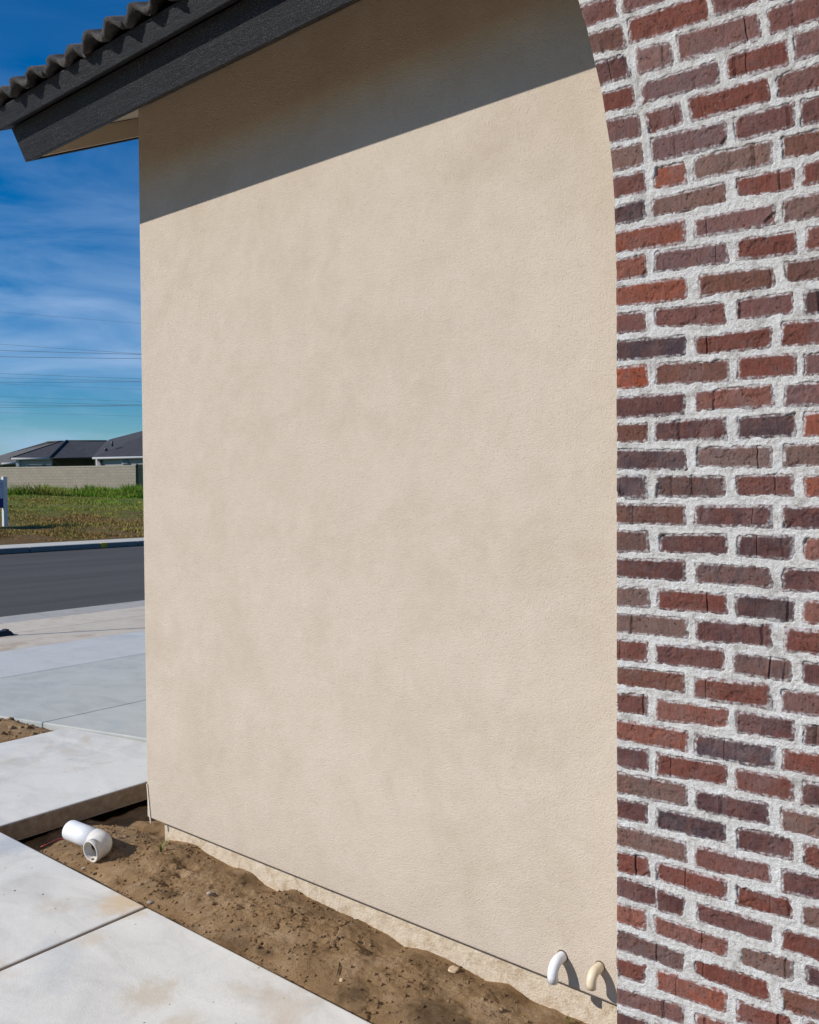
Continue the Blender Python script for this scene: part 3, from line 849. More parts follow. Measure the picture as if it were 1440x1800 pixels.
# left edge of the veneer (springs outwards near the eave)
EP = [(950, -330), (962, -250), (978, -170), (993, -100), (1007, -40), (1017, 0), (1032, 49), (1044, 101), (1058, 159), (1066.6, 214), (1073, 255), (1077.5, 299), (1081, 347), (1082.5, 402), (1084, 480), (1084.5, 600), (1085, 800), (1085, 1200), (1085, 1500), (1085, 1800), (1085, 1900)]
ep = np.array([on_y(a, b_, YB) for a, b_ in EP]); o_ = np.argsort(ep[:, 2]); EPZ, EPX = ep[o_, 2], ep[o_, 0]
def xleft(z): return np.interp(z, EPZ, EPX)
ZT = 1.44; XRIGHT = -0.06; ZBOT = ZS - 0.08
# courses above the picture, continuing the pattern
def clash(q, margin=0.008):
    a = np.mean(q, 0)
    wa = (q[1][0] - q[0][0]) / 2
    for p, _ in bricks:
        b_ = np.mean(p, 0)
        if abs(a[1] - b_[1]) > 0.30 or abs(a[0] - b_[0]) > 0.30: continue
        sl = (p[1][1] - p[0][1]) / max(p[1][0] - p[0][0], 1e-3)
        if abs((a[1] - b_[1]) - sl * (a[0] - b_[0])) < 0.058 and abs(a[0] - b_[0]) < wa + (p[1][0] - p[0][0]) / 2 + margin: return True
    return False
# bricks right of the picture: two more per course
ends = sorted([(q, c) for q, c in bricks if max(p[0] for p in q) > -0.52], key=lambda t: t[0][1][1])
used = []
for q, c in list(ends):
    x0 = max(q[1][0], q[2][0]); zt, zb_ = q[1][1], q[2][1]
    if any(abs(u - (zt + zb_) / 2) < 0.03 for u in used): continue
    used.append((zt + zb_) / 2)
    for j in range(2):
        xa = x0 + 0.023 + j * 0.191
        bricks.append(([[xa, zt], [xa + 0.168, zt], [xa + 0.168, zb_], [xa, zb_]], random.choice('pprrdmgkcs')))

bricks = [(q, c) for q, c in bricks if q[0][0] < XRIGHT - 0.05]
front = sorted(bricks, key=lambda t: -t[0][0][1])
for it in range(7):                       # courses above the picture, up to the soffit, following the ones below
    new = []
    for q, _ in sorted(bricks, key=lambda t: t[0][0][1]):
        Q = np.array(q); c0 = Q.mean(0)
        if c0[1] < 0.78: continue
        sl = (Q[1, 1] - Q[0, 1]) / max(Q[1, 0] - Q[0, 0], 1e-3)
        for dx in (0.0, 0.095, -0.095, 0.04, -0.05):
            c1 = c0 + np.array([dx, 0.0685 + sl * dx])
            L_ = 0.084
            if c1[0] - L_ < xleft(c1[1]) + 0.012:
                if c1[0] + 0.03 < xleft(c1[1]) + 0.05: continue
                L_ = (c1[0] + L_ - xleft(c1[1])) / 2; c1 = np.array([xleft(c1[1]) + L_, c1[1]])
            if c1[1] > ZT - 0.03 or c1[0] + L_ > XRIGHT + 0.12: continue
            q2 = [[c1[0] - L_, c1[1] + 0.0225 - sl * L_], [c1[0] + L_, c1[1] + 0.0225 + sl * L_], [c1[0] + L_, c1[1] - 0.0225 + sl * L_], [c1[0] - L_, c1[1] - 0.0225 - sl * L_]]
            if min(p[1] for p in q2) < 1.0 and c1[0] < -0.5 and c1[1] < 1.16: continue
            if not clash(q2): bricks.append((q2, random.choice('pmrgdks'))); break
for q, c in bricks:                       # straight right-hand end
    for p in q: p[0] = min(p[0], XRIGHT)

veneer = None
# mortar bed: a fine relief sheet that laps ragged over the brick edges
s_ = np.concatenate([np.arange(0, 0.56, 0.0023), 1.0 + np.linspace(0.01, 1, 80)])
z_ = np.arange(ZBOT, ZT, 0.0023)
S, Zm = np.meshgrid(s_, z_)
Xm = np.where(S < 0.99, xleft(Zm) + S, (xleft(Zm) + 0.56) + (XRIGHT + 0.001 - xleft(Zm) - 0.56) * (S - 1.0))
sd = np.full(S.shape, 1.0)
for q, c in bricks:
    P = np.array(q); lo = P.min(0) - 0.03; hi = P.max(0) + 0.03
    i0, i1 = np.searchsorted(z_, [lo[1], hi[1]])
    if i1 <= i0: continue
    xsub = Xm[i0:i1]; zsub = Zm[i0:i1]
    d = np.full(xsub.shape, -1.0)
    cen = P.mean(0)
    for i in range(4):
        a = P[i]; b_ = P[(i + 1) % 4]; e = b_ - a; nrm = np.array([e[1], -e[0]]) / (np.linalg.norm(e) + 1e-9)
        if np.dot(cen - a, nrm) > 0: nrm = -nrm
        dd = (xsub - a[0]) * nrm[0] + (zsub - a[1]) * nrm[1]
        kk = 0.006
        hmix = np.clip(0.5 + 0.5 * (dd - d) / kk, 0, 1)
        d = d * (1 - hmix) + dd * hmix + kk * hmix * (1 - hmix)
    m_ = (xsub > lo[0] - 0.02) & (xsub < hi[0] + 0.02)
    cur = sd[i0:i1]; cur[m_] = np.minimum(cur[m_], d[m_]); sd[i0:i1] = cur
rag = np.maximum(fbm(Xm * 70, Zm * 70, 61, 4, 0.6) * 0.0068 + fbm(Xm * 18, Zm * 18, 62, 2) * 0.0035 - 0.0003, -0.0024)
lap = sstep(-0.0015, 0.0030, sd + rag)
surf = 0.0026 + fbm(Xm * 120, Zm * 120, 65, 3, 0.6) * 0.0022 + fbm(Xm * 22, Zm * 22, 66, 3) * 0.0018 - 0.0010 * sstep(0.004, 0.012, sd)
hgt = surf * lap - 0.011 * (1 - lap)
hgt = np.where((S < 0.0001), np.minimum(hgt, 0.001), hgt)
Ym = YB - hgt
nr, nc = S.shape
V = np.stack([Xm.ravel(), Ym.ravel(), Zm.ravel()], 1)
Fq = gridfaces(nr, nc)
# return into the wall on the left, simple strip
ret = np.stack([Xm[:, 0] + 0.004, np.full(nr, YS + 0.01), Zm[:, 0]], 1)
base = len(V); V = np.vstack([V, ret])
i = np.arange(nr - 1)
Fr = np.stack([base + i, i * nc, (i + 1) * nc, base + i + 1], 1)
Fq = np.vstack([Fq, Fr])
retR = np.stack([Xm[:, -1], np.full(nr, YS + 0.01), Zm[:, 0]], 1); base = len(V); V = np.vstack([V, retR])
Fq = np.vstack([Fq, np.stack([i * nc + nc - 1, base + i, base + i + 1, (i + 1) * nc + nc - 1], 1)])
veneer = npmesh('brick_veneer', V, Fq, M_MORTAR, smooth=True)
H_(veneer)

def make_brick(q, cls, seed):
    r = random.Random(seed); rg = np.random.default_rng(seed)
    P = np.array(q); cen = P.mean(0)
    left = P[:, 0].min() < xleft(cen[1]) + 0.022
    # grow a little under the mortar
    top = (P[1] - P[0]) / np.linalg.norm(P[1] - P[0])
    ex = 0.0055
    up = np.array([0, 1.0])
    TL, TR_, BR_, BL = P[0] + up * ex, P[1] + up * ex + top * ex, P[2] - up * ex + top * ex, P[3] - up * ex
    TR_[0] = min(TR_[0], XRIGHT + 0.002); BR_[0] = min(BR_[0], XRIGHT + 0.002)
    if left:
        TL[0] = xleft(TL[1]) - 0.001; BL[0] = xleft(BL[1]) - 0.001
    else:
        TL = TL - top * ex; BL = BL - top * ex
    length = np.linalg.norm(TR_ - TL)
    # columns: even spacing plus fissures (paired columns with a step between them)
    base = list(np.linspace(0, 1, max(6, int(length / 0.0065))))
    fis = []
    for _ in range(r.choice([0, 0, 1, 1, 2]) if length > 0.1 else r.choice([0, 0, 1])):
        fis.append((r.uniform(0.08, 0.92), r.uniform(-0.0026, 0.0026), r.uniform(0.0, 1.0)))
    us_ = sorted(set([round(b, 5) for b in base] + [round(f[0], 5) for f in fis] + [round(f[0] + 0.010, 5) for f in fis]))
    nu = len(us_); nv = 9
    u = np.array(us_)[None, :].repeat(nv, 0); v = np.linspace(0, 1, nv)[:, None].repeat(nu, 1)
    wob = np.zeros_like(u)
    px = (TL[0] * (1 - u) + TR_[0] * u) * (1 - v) + (BL[0] * (1 - u) + BR_[0] * u) * v
    pz = (TL[1] * (1 - u) + TR_[1] * u) * (1 - v) + (BL[1] * (1 - u) + BR_[1] * u) * v
    off = seed * 3.7
    px = px + np.where((u > 0.001) & (u < 0.999), vnoise(v * 5 + off, u * 9, seed) * 0.0016, 0)
    d = 0.0024 + r.uniform(-0.0012, 0.0016) + fbm(px * 26 + off, pz * 26, seed, 3) * 0.0016
    tx_, tz_ = r.uniform(-0.0012, 0.0012), r.uniform(-0.001, 0.001)
    d = d + tx_ * (u - .5) * 2 + tz_ * (v - .5) * 2
    for f0, amt, _s in fis:
        d = d + amt * (u > f0 + 0.004)
        g_ = (np.abs(u - f0 - 0.005) < 0.0056)
        d = d - g_ * r.uniform(0.0005, 0.004)
    # flaked facets
    fl = vnoise(px * 38 + off * 2, pz * 55 + off, seed + 5) + 0.5 * vnoise(px * 90 + off, pz * 90, seed + 9)
    d = d - 0.0022 * (fl > 0.55) * r.choice([0, 1, 1])
    # chip at one corner now and then
    if r.random() < 0.35:
        cu, cv = r.choice([0, 1]), r.choice([0, 1]); rad = r.uniform(0.012, 0.03)
        dist = np.hypot((u - cu) * length, (v - cv) * 0.05); d = d - 0.005 * (dist < rad)
    eu = np.minimum(u, 1 - u) * length; ev = np.minimum(v, 1 - v) * 0.053
    if left: eu = np.where(u < 0.5, 0.02, eu)
    ed = np.minimum(eu, ev)
    rim = (np.minimum(np.minimum(u, 1 - u), np.minimum(v, 1 - v)) < 1e-6)
    d = d - rim * 0.0028
    dep = 0.09 if left else 0.03
    Vf = np.stack([px - cen[0], -d, pz - cen[1]], -1).reshape(-1, 3)
    ring = [(0, j) for j in range(nu)] + [(i_, nu - 1) for i_ in range(1, nv)] + [(nv - 1, j) for j in range(nu - 2, -1, -1)] + [(i_, 0) for i_ in range(nv - 2, 0, -1)]
    ri = np.array([a * nu + b_ for a, b_ in ring])
    Vb = Vf[ri].copy(); Vb[:, 1] = dep
    nF = len(Vf)
    faces = [tuple(x) for x in gridfaces(nv, nu)[:, ::-1].tolist()]
    n_ = len(ri)
    for a in range(n_):
        b_ = (a + 1) % n_
        faces.append((int(ri[a]), int(ri[b_]), nF + b_, nF + a))
    me = bpy.data.meshes.new('brick')
    me.from_pydata(np.vstack([Vf, Vb]).tolist(), [], faces); me.update()
    at_ = me.attributes.new('edge', 'FLOAT', 'POINT')
    at_.data.foreach_set('value', np.concatenate([np.maximum(ed.ravel() - 0.0055, 0), np.full(n_, 0.02)]).astype(np.float32))
    me.materials.append(M_BRICK)
    o = bpy.data.objects.new('brick', me)
    c = CLS[cls]; j = r.uniform(0.90, 1.12); jr = r.uniform(0.95, 1.06)
    o.color = (min(1, c[0] * j * jr * 0.84), c[1] * j * 0.71, c[2] * j / jr * 0.71, 1)
    COL.objects.link(o)
    o.parent = veneer
    o.location = (cen[0], YB, cen[1])
    o.matrix_parent_inverse = Matrix.Translation(house.location) @ Matrix.Identity(4)
    o.matrix_parent_inverse = (Matrix.Translation(house.location) @ veneer.matrix_parent_inverse).inverted()
    return o
for k, (q, c) in enumerate(bricks):
    make_brick(q, c, 500 + k)
print('BRICKS', len(bricks))

# ------------------------------------------------------------------ drain elbows in the wall
def wall_elbow(name, px, py, out, down, r, m, label):
    p = on_y(px, py, YS); x0, z0 = p[0], p[2]
    e = empty(name, (x0, YS, z0)); tag(e, label, 'pipe', 'drain elbows sticking out of the wall')
    R_ = min(out, down) * 0.62
    path = [(0, 0.03, 0), (0, -(out - R_), 0)]
    for k in range(1, 10):
        a = math.pi / 2 * k / 9
        path.append((0, -(out - R_) - R_ * math.sin(a), -R_ + R_ * math.cos(a)))
    path.append((0, -out, -down)); path.append((0, -out, -down - 0.0005)); path.append((0, -out, -down + 0.012))
    rad = [r] * (len(path) - 2) + [r * 0.82, r * 0.80]
    path[-2] = (0, -out, -down)
    V, Fc = sweep(path, rad, 28, False)
    Fc.append(tuple((len(path) - 1) * 28 + k for k in range(28)))
    mobj('elbow', V, Fc, m, e, True)
    V, Fc = sweep([(0, 0.004, 0.001), (0, -0.0016, 0.001)], [r * 1.22, r * 1.12], 18)
    mobj('gap_shade_ring', V, Fc, simple('dark_gap_' + name, (0.10, 0.075, 0.05), 0.9), e)  # solid dark ring, its colour stands in for the shaded gap
    V, Fc = sweep([(0, -out + R_ * 0.28, -R_ * 0.28), (0, -out + R_ * 0.2, -R_ * 0.36)], [r * 1.035] * 2, 24, False)
    return e
wall_elbow('drain_elbow', 989, 1681, 0.052, 0.047, 0.0142, M_PVC, 'white plastic drain elbow low on the stucco wall, left of the cream one')
wall_elbow('drain_elbow', 1055, 1699, 0.049, 0.036, 0.0126, M_PVCT, 'cream plastic drain elbow low on the stucco wall beside the brick')

# ------------------------------------------------------------------ loose white pipe with elbow
def loose_pipe():
    R = 0.0395; ri = 0.0350
    zc = -1.352
    st = on_z(124, 1459, zc); a = Vector((0.994, 0.11, -0.04)).normalized(); b = Vector((0.11, -0.994, -0.10)).normalized()
    e = empty('drain_pipe', tuple(st)); tag(e, 'loose white plastic drain pipe with elbow lying on soil by the house corner', 'pipe')
    Lp = 0.165; rb = 0.042
    def hollow(name, path, ro, rin, m):
        seg = 32
        V, Fc = sweep(path, ro, seg, False); n = len(V)
        V2, F2 = sweep(path, rin, seg, False)
        Fc += [tuple(i + n for i in f)[::-1] for f in F2]
        V += V2; kN = len(path) - 1
        for k in range(seg):
            k2 = (k + 1) % seg
            Fc.append((k2, k, n + k, n + k2)); Fc.append((kN * seg + k, kN * seg + k2, n + kN * seg + k2, n + kN * seg + k))
        return mobj(name, V, Fc, m, e, True)
    p0 = Vector((0, 0, 0)); p1 = a * Lp
    pipe = hollow('pipe', [p0, p0 + a * 0.002, p1 * 0.5, p1], [R * .985, R, R, R], [ri] * 4, M_PVC)
    cen = p1 + a * 0.01 + b * rb
    path = [p1 - a * 0.012, p1 + a * 0.010]
    for k in range(1, 13):
        t = math.pi / 2 * k / 12
        path.append(cen - b * rb * math.cos(t) + a * rb * math.sin(t))
    end = path[-1]
    path += [end + b * 0.006, end + b * 0.0065, end + b * 0.026, end + b * 0.028]
    ro = [R * 1.07] * 2 + [R * 1.06] * 11 + [R * 1.03] + [R * 1.03, R * 1.09, R * 1.09, R * 1.07]
    rn = [ri] * 14 + [ri, ri * 1.03, ri * 1.05, ri * 1.08]
    hollow('elbow', path, ro, rn, M_PVCDIRT)
    # moulded mark on the socket
    return e
loose_pipe()
# red wire beside it
z0 = ZS - 0.09
pts = [on_z(72, 1489, ZS - 0.035), on_z(84, 1483, ZS - 0.03), on_z(95, 1478, ZS - 0.045), on_z(107, 1474, ZS - 0.05), on_z(120, 1476, ZS - 0.05)]
V, Fc = sweep([tuple(p) for p in pts], [0.0028] * len(pts), 8)
tag(mobj('wire', V, Fc, simple('red_wire_plastic', (0.42, 0.07, 0.05), 0.5, 0.4, 0.2, 40), None, True), 'thin red wire half buried in soil next to the loose white pipe', 'wire')

# ------------------------------------------------------------------ stones, clods, weed
def soil_at(x, y): return float(soil_h(np.array([[x]]), np.array([[y]]))[0, 0])
def rock(name, x, y, z, s, m, seed, flat=0.7):
    import bmesh
    bm = bmesh.new(); bmesh.ops.create_icosphere(bm, subdivisions=2, radius=1.0)
    r = random.Random(seed); ax = [r.uniform(0.7, 1.2) for _ in range(3)]
    ph = [r.uniform(0, 9) for _ in range(3)]
    for v in bm.verts:
        k = 1 + 0.16 * math.sin(v.co.x * 3 + ph[0]) + 0.13 * math.sin(v.co.y * 4 + ph[1]) + 0.1 * math.sin(v.co.z * 5 + ph[2])
        v.co = Vector((v.co.x * ax[0] * k, v.co.y * ax[1] * k, v.co.z * flat * k)) * s
    me = bpy.data.meshes.new(name); bm.to_mesh(me); bm.free(); me.materials.append(m)
    o = bpy.data.objects.new(name, me); o.location = (x, y, z); o.rotation_euler[2] = r.uniform(0, 6)
    return link(o)
M_CHUNK = simple('pale_mortar_chunk', (0.62, 0.46, 0.30), 0.9, 0.2, 0.15, 40, 0.003, 80)
for (qx, qy, s, m, lab) in ((368, 1572, 0.010, M_STONE, 'small grey stone half sunk in the middle of the soil strip'),
                            (264, 1587, 0.009, M_STONE, 'small brown stone at the soil edge where two walkway slabs meet'),
                            (797, 1707, 0.013, M_CHUNK, 'pale angular mortar chip on the soil against the foundation'),
                            (600, 1724, 0.007, M_CHUNK, 'tiny yellow pebble on the damp soil below the thin crack'),
                            (147, 1528, 0.008, M_STONE, 'small flat stone in the soil in front of the loose pipe')):
    p = on_z(qx, qy, ZS - 0.01)
    for _ in range(6):
        zt = soil_at(p[0], max(p[1], YA + 0.01)); p = on_z(qx, qy, zt)
    tag(rock('stone', p[0], max(p[1], YA + 0.012), zt + s * 0.25, s, m, qx), lab, 'stone')
# clods: too many to count
import bmesh
tmpl = bmesh.new(); bmesh.ops.create_icosphere(tmpl, subdivisions=1, radius=1.0)
tv = np.array([v.co[:] for v in tmpl.verts]); tf = np.array([[v.index for v in f.verts] for f in tmpl.faces]); tmpl.free()
def clods(name, n, xr, yr, hf, smin, smax):
    xs = RNG.uniform(*xr, n); ys = RNG.uniform(*yr, n)
    dens = fbm(xs * 5, ys * 5, 90, 3) + 0.15 > RNG.uniform(-0.5, 0.6, n)
    xs, ys = xs[dens], ys[dens]; n = len(xs)
    zs = hf(xs[None, :], ys[None, :])[0]
    sc = smin + (smax - smin) * RNG.uniform(0, 1, n) ** 7
    Vs = []; Fs = []
    for i in range(n):
        d = tv * (1 + RNG.uniform(-0.28, 0.28, (len(tv), 1))) * sc[i] * np.array([1, 1, 0.75])
        Vs.append(d + np.array([xs[i], ys[i], zs[i] + sc[i] * 0.15])); Fs.append(tf + i * len(tv))
    return npmesh(name, np.vstack(Vs), np.vstack(Fs), M_SOIL)
c = clods('soil_clods', 11000, (XB + 0.03, -0.9), (YA + 0.02, YFND - 0.004), soil_h, 0.0007, 0.0072)
tag(c, 'loose crumbs and clods of brown soil along the foundation', 'soil', kind='stuff')
def bed_h(X, Y): return ZS - 0.022 + 0.012 * (X + 4.74) * 0.5 + 0.004 + 0 * Y
def walk_h(X, Y): return ZS + 0 * X
c = clods('dust_crumbs', 170, (XB + 0.1, -0.9), (YA - 0.30, YA - 0.005), walk_h, 0.0006, 0.0032)
tag(c, 'crumbs of soil scattered over the walkway edge', 'soil', kind='stuff')
c = clods('soil_crumbs', 1500, (-6.2, XBL - 0.03), (1.7, 2.55), bed_h, 0.004, 0.028)
tag(c, 'dark clods on the bare soil left of the walkway', 'soil', kind='stuff')
# weed
M_WEED = simple('weed_leaf', (0.16, 0.22, 0.035), 0.6, 0.3, 0.25, 60)
def weed(px, py, label, sc=1.0, n=6):
    p = on_z(px, py, ZS)
    for _ in range(6):
        zt = soil_at(p[0], p[1]); p = on_z(px, py, zt)
    e = empty('weed', (p[0], p[1], zt - 0.003)); tag(e, label, 'weed')
    r = random.Random(int(px))
    for k in range(n):
        an = r.uniform(0, 6.28); ln = r.uniform(0.03, 0.06) * sc; lean = r.uniform(0.3, 0.9)
        V = []; 
        for i in range(5):
            t = i / 4; w_ = 0.0032 * sc * (1 - t) ** 0.7 + 0.0003
            q = Vector((math.cos(an) * lean * ln * t * t, math.sin(an) * lean * ln * t * t, ln * t * (1 - 0.25 * t)))
            s = Vector((-math.sin(an), math.cos(an), 0)) * w_
            V += [tuple(q - s), tuple(q + s)]
        mobj('leaf', V, [(2 * i, 2 * i + 1, 2 * i + 3, 2 * i + 2) for i in range(4)], M_WEED, e, True)
weed(283, 1497, 'small bright green sprout in the soil near the house corner', 1.15, 6)
weed(1000, 1799, 'tiny green sprout in the soil below the drain elbows', 0.6, 4)
# thin dark twig
a_ = on_z(596, 1690, ZS + 0.0); zt = soil_at(a_[0], a_[1]); p1 = on_z(597, 1692, zt + 0.003); p2 = on_z(593, 1714, zt + 0.002)
V, Fc = sweep([tuple(p1), tuple((p1 + p2) / 2 + np.array([0.002, 0, 0.002])), tuple(p2)], [0.0016, 0.002, 0.0012], 6)
tag(mobj('twig', V, Fc, simple('dark_twig', (0.05, 0.035, 0.02), 0.9), None, True), 'thin dark twig lying on the damp soil strip', 'twig')

# ------------------------------------------------------------------ pole on a black base by the sidewalk
M_RUB = simple('black_rubber', (0.02, 0.021, 0.024), 0.5, 0.4, 0.2, 12, 0.002, 40)
pb = on_z(-14, 1119, zx(-8.6) - 0.003); gz = zx(pb[0]) - 0.003
e = empty('pole_stand', (pb[0], pb[1], gz)); tag(e, 'black rubber stand base with a thin pole at the left edge of the sidewalk', 'pole stand')
v = [(-0.09, -0.30, 0), (0.09, -0.30, 0), (0.09, 0.20, 0), (-0.09, 0.20, 0), (-0.06, -0.26, 0.05), (0.06, -0.26, 0.05), (0.06, 0.165, 0.05), (-0.06, 0.165, 0.05)]
f = [(0, 3, 2, 1), (4, 5, 6, 7), (0, 1, 5, 4), (1, 2, 6, 5), (2, 3, 7, 6), (3, 0, 4, 7)]
bevel(mobj('base', v, f, M_RUB, e), 0.012, 2)
box('grip', -0.04, 0.04, 0.12, 0.16, 0.0505, 0.062, M_RUB, e, 0.004)
V, Fc = sweep([(0, 0, 0.045), (0, 0, 1.35)], [0.018, 0.018], 12); mobj('pole', V, Fc, simple('grey_metal_pole', (0.3, 0.3, 0.31), 0.4, 0.5, metal=0.6), e, True)

# ------------------------------------------------------------------ sign across the street
M_VINYL = simple('white_vinyl', (0.60, 0.60, 0.60), 0.45, 0.4, 0.03)
M_SIGNG = simple('grey_sign_face', (0.50, 0.54, 0.60), 0.5, 0.3, 0.04)
M_NAVY = simple('navy_sign_band', (0.012, 0.022, 0.14), 0.45, 0.3, 0.05)
base = on_z(11, 935.5, -1.31); XSG = base[0]
pt = on_x(13, 838, XSG); sh = pt[2] - base[2]
e = empty('lot_sign', tuple(base)); tag(e, 'white two-post lot sign with grey face and navy band beyond the street', 'sign')
pw = 0.135
box('post', -pw, 0, -pw * .5, pw * .5, -0.15, sh, M_VINYL, e, 0.006)
box('post', -pw, 0, -pw * .5 - 1.95, pw * .5 - 1.95, -0.15, sh, M_VINYL, e, 0.006)
zt = on_x(5, 843, XSG)[2] - base[2]; zm = on_x(5, 876, XSG)[2] - base[2]; zb = on_x(5, 893, XSG)[2] - base[2]
box('panel', -0.075, -0.03, -1.95 + pw * .5, -pw * .5, zm, zt, M_SIGNG, e)
box('band', -0.078, -0.027, -1.95 + pw * .5, -pw * .5, zb, zm - 0.001, M_NAVY, e)
M_RULE = simple('sign_rule_grey', (0.22, 0.26, 0.33), 0.6)
for fz in (0.78, 0.62):
    z_r = zm + (zt - zm) * fz
    box('rule', -0.03, -0.024, -1.9 + pw * .5, -pw * .5 - 0.03, z_r - 0.012, z_r + 0.012, M_RULE, e)
box('print_block', -0.03, -0.0245, -0.62, -0.20, zm + (zt - zm) * 0.64, zm + (zt - zm) * 0.75, simple('sign_print', (0.34, 0.40, 0.47), 0.6), e)

# ------------------------------------------------------------------ masonry wall and gate beyond the lot
def mw_mat():
    m, nt, b = new_mat('block_masonry', 0.95, 0.1)
    br = N(nt, 'ShaderNodeTexBrick'); tc = nt.nodes.new('ShaderNodeTexCoord'); mp = nt.nodes.new('ShaderNodeMapping')
    sp = nt.nodes.new('ShaderNodeSeparateXYZ'); cb = nt.nodes.new('ShaderNodeCombineXYZ')
    nt.links.new(tc.outputs['Object'], sp.inputs[0]); nt.links.new(sp.outputs['X'], cb.inputs[0]); nt.links.new(sp.outputs['Z'], cb.inputs[1])
    nt.links.new(cb.outputs[0], br.inputs['Vector'])
    br.inputs['Color1'].default_value = (0.40, 0.34, 0.26, 1); br.inputs['Color2'].default_value = (0.36, 0.31, 0.24, 1)
    br.inputs['Mortar'].default_value = (0.27, 0.235, 0.185, 1); br.inputs['Scale'].default_value = 1.0
    br.inputs['Brick Width'].default_value = 0.40; br.inputs['Row Height'].default_value = 0.2; br.inputs['Mortar Size'].default_value = 0.012
    nt.links.new(mixc(nt, 0.5, br.outputs['Color'], ramp(nt, noise(nt, mapped(nt), 1.5, 6, 0.7), [(0.3, g3(0.85)), (0.7, g3(1.12))]), 'MULTIPLY'), b.inputs['Base Color'])
    nt.links.new(bump(nt, br.outputs['Fac'], -0.6, 0.02), b.inputs['Normal'])
    return m
M_BLOCK = mw_mat()
A_ = at(-90, 822.5, 62.5 / 1.0); B_ = at(240, 818, 58.0)
A2 = Vector((A_[0], A_[1], 0)); B2 = Vector((B_[0], B_[1], 0)); dv = (B2 - A2); Lw = dv.length; ang = math.atan2(dv.y, dv.x)
ztop = (A_[2] + B_[2]) / 2
mw = empty('masonry_wall', (A2.x, A2.y, ztop - 2.1)); mw.rotation_euler[2] = ang
tag(mw, 'long pale concrete block wall behind the grassy lot', 'wall')
box('block_face', 0, Lw, -0.1, 0.1, -0.3, 2.0, M_BLOCK, mw)
box('cap_course', 0, Lw, -0.115, 0.115, 2.003, 2.10, simple('wall_cap', (0.42, 0.37, 0.29), 0.9, 0.1, 0.1, 2), mw)
M_GATE = simple('dark_green_metal', (0.016, 0.034, 0.030), 0.8, 0.15, 0.1, 3)
gt = empty('metal_gate', (B2.x, B2.y, ztop - 2.1)); gt.rotation_euler[2] = ang
tag(gt, 'dark green metal gate closing the end of the block wall', 'gate')
box('gate_panel', 0.05, 1.5, -0.03, 0.03, 0.0, 2.14, M_GATE, gt)
for kx_ in (0.05, 1.45): box('gate_post', kx_ - 0.04, kx_ + 0.05, -0.06, 0.06, -0.2, 2.18, M_GATE, gt)
box('rail', 0.1, 1.4, -0.05, -0.031, 0.3, 0.38, M_GATE, gt); box('rail', 0.1, 1.4, -0.05, -0.031, 1.8, 1.88, M_GATE, gt)
mw2 = empty('masonry_wall', (B2.x + 1.6 * math.cos(ang), B2.y + 1.6 * math.sin(ang), ztop - 2.1)); mw2.rotation_euler[2] = ang
tag(mw2, 'block wall continuing right of the dark green gate, behind the house corner', 'wall')
box('block_face', 0, 12, -0.1, 0.1, -0.3, 2.0, M_BLOCK, mw2)

# ------------------------------------------------------------------ houses behind the wall
def roof_mat(name, c):
    m, nt, b = new_mat(name, 0.8, 0.25)
    v = mapped(nt)
    wv = N(nt, 'ShaderNodeTexWave', bands_direction='Z'); wv.inputs['Scale'].default_value = 3.2; wv.inputs['Distortion'].default_value = 0.3
    nt.links.new(v, wv.inputs['Vector'])
    cc = ramp(nt, noise(nt, v, 1.8, 6, 0.75), [(0.3, tuple(x * 0.8 for x in c)), (0.7, tuple(x * 1.25 for x in c))])
    cc = mixc(nt, 0.5, cc, ramp(nt, wv.outputs['Fac'], [(0.15, g3(0.6)), (0.5, g3(1.12))]), 'MULTIPLY')
    nt.links.new(cc, b.inputs['Base Color'])
    nt.links.new(bump(nt, wv.outputs['Fac'], 0.8, 0.03), b.inputs['Normal'])
    return m
M_RDARK = roof_mat('dark_grey_roof', (0.058, 0.058, 0.062)); M_RLITE = roof_mat('weathered_grey_roof', (0.155, 0.145, 0.135))
M_RCAP = simple('ridge_cap_dark', (0.022, 0.023, 0.026), 0.8)
M_HW = simple('grey_house_stucco', (0.36, 0.345, 0.33), 0.9, 0.1, 0.05, 1)
M_TRIM = simple('pale_house_trim', (0.40, 0.41, 0.42), 0.7, 0.2, 0.03)
M_GLASS = simple('dark_window_glass', (0.02, 0.045, 0.045), 0.12, 0.5, 0.05)
def facet(name, pts, m, parent, th=0.12):
    P = np.array(pts)
    n = np.cross(P[1] - P[0], P[2] - P[0]); n = n / np.linalg.norm(n)
    if n[2] > 0: n = -n
    if abs(n[2]) < 0.05 and np.dot(n, FWD) < 0: n = -n
    o = prism(name, pts, n * th, m, None); child_at(o, parent); return o
# house with the two hips: eave distances rise to the ridge
h1 = empty('house', tuple(at(130, 850, 74))); h1.location[2] = -0.2
tag(h1, 'single-storey grey house with dark hip roof behind the block wall, beside the stucco corner', 'house')
a1, a2, a3, a4 = at(18, 805.5, 70), at(88, 805, 70), at(109, 775.5, 77), at(117, 775.3, 77)
facet('roof_plane', [a1, a2, a4, a3], M_RDARK, h1)
b1, b2, b3 = at(88.2, 804.8, 70), at(162, 804.2, 71.8), at(188, 775.6, 77.5)
facet('roof_plane', [b1, b2, b3, at(117.2, 775.4, 77)], M_RDARK, h1)
c1, c2, c3, c4, c5 = at(162.4, 804, 69.2), at(400, 799.6, 66.5), at(300, 744.2, 75.6), at(215, 769.6, 77.4), at(193, 772.3, 77.2)
facet('roof_plane', [c1, c2, c3, c4, c5, at(187, 775.6, 77.2)], M_RDARK, h1)
facet('roof_plane', [a1 + FWD * 0.2, at(110, 775.6, 77.4), at(120, 804, 84), at(20, 804, 84)], M_RDARK, h1)
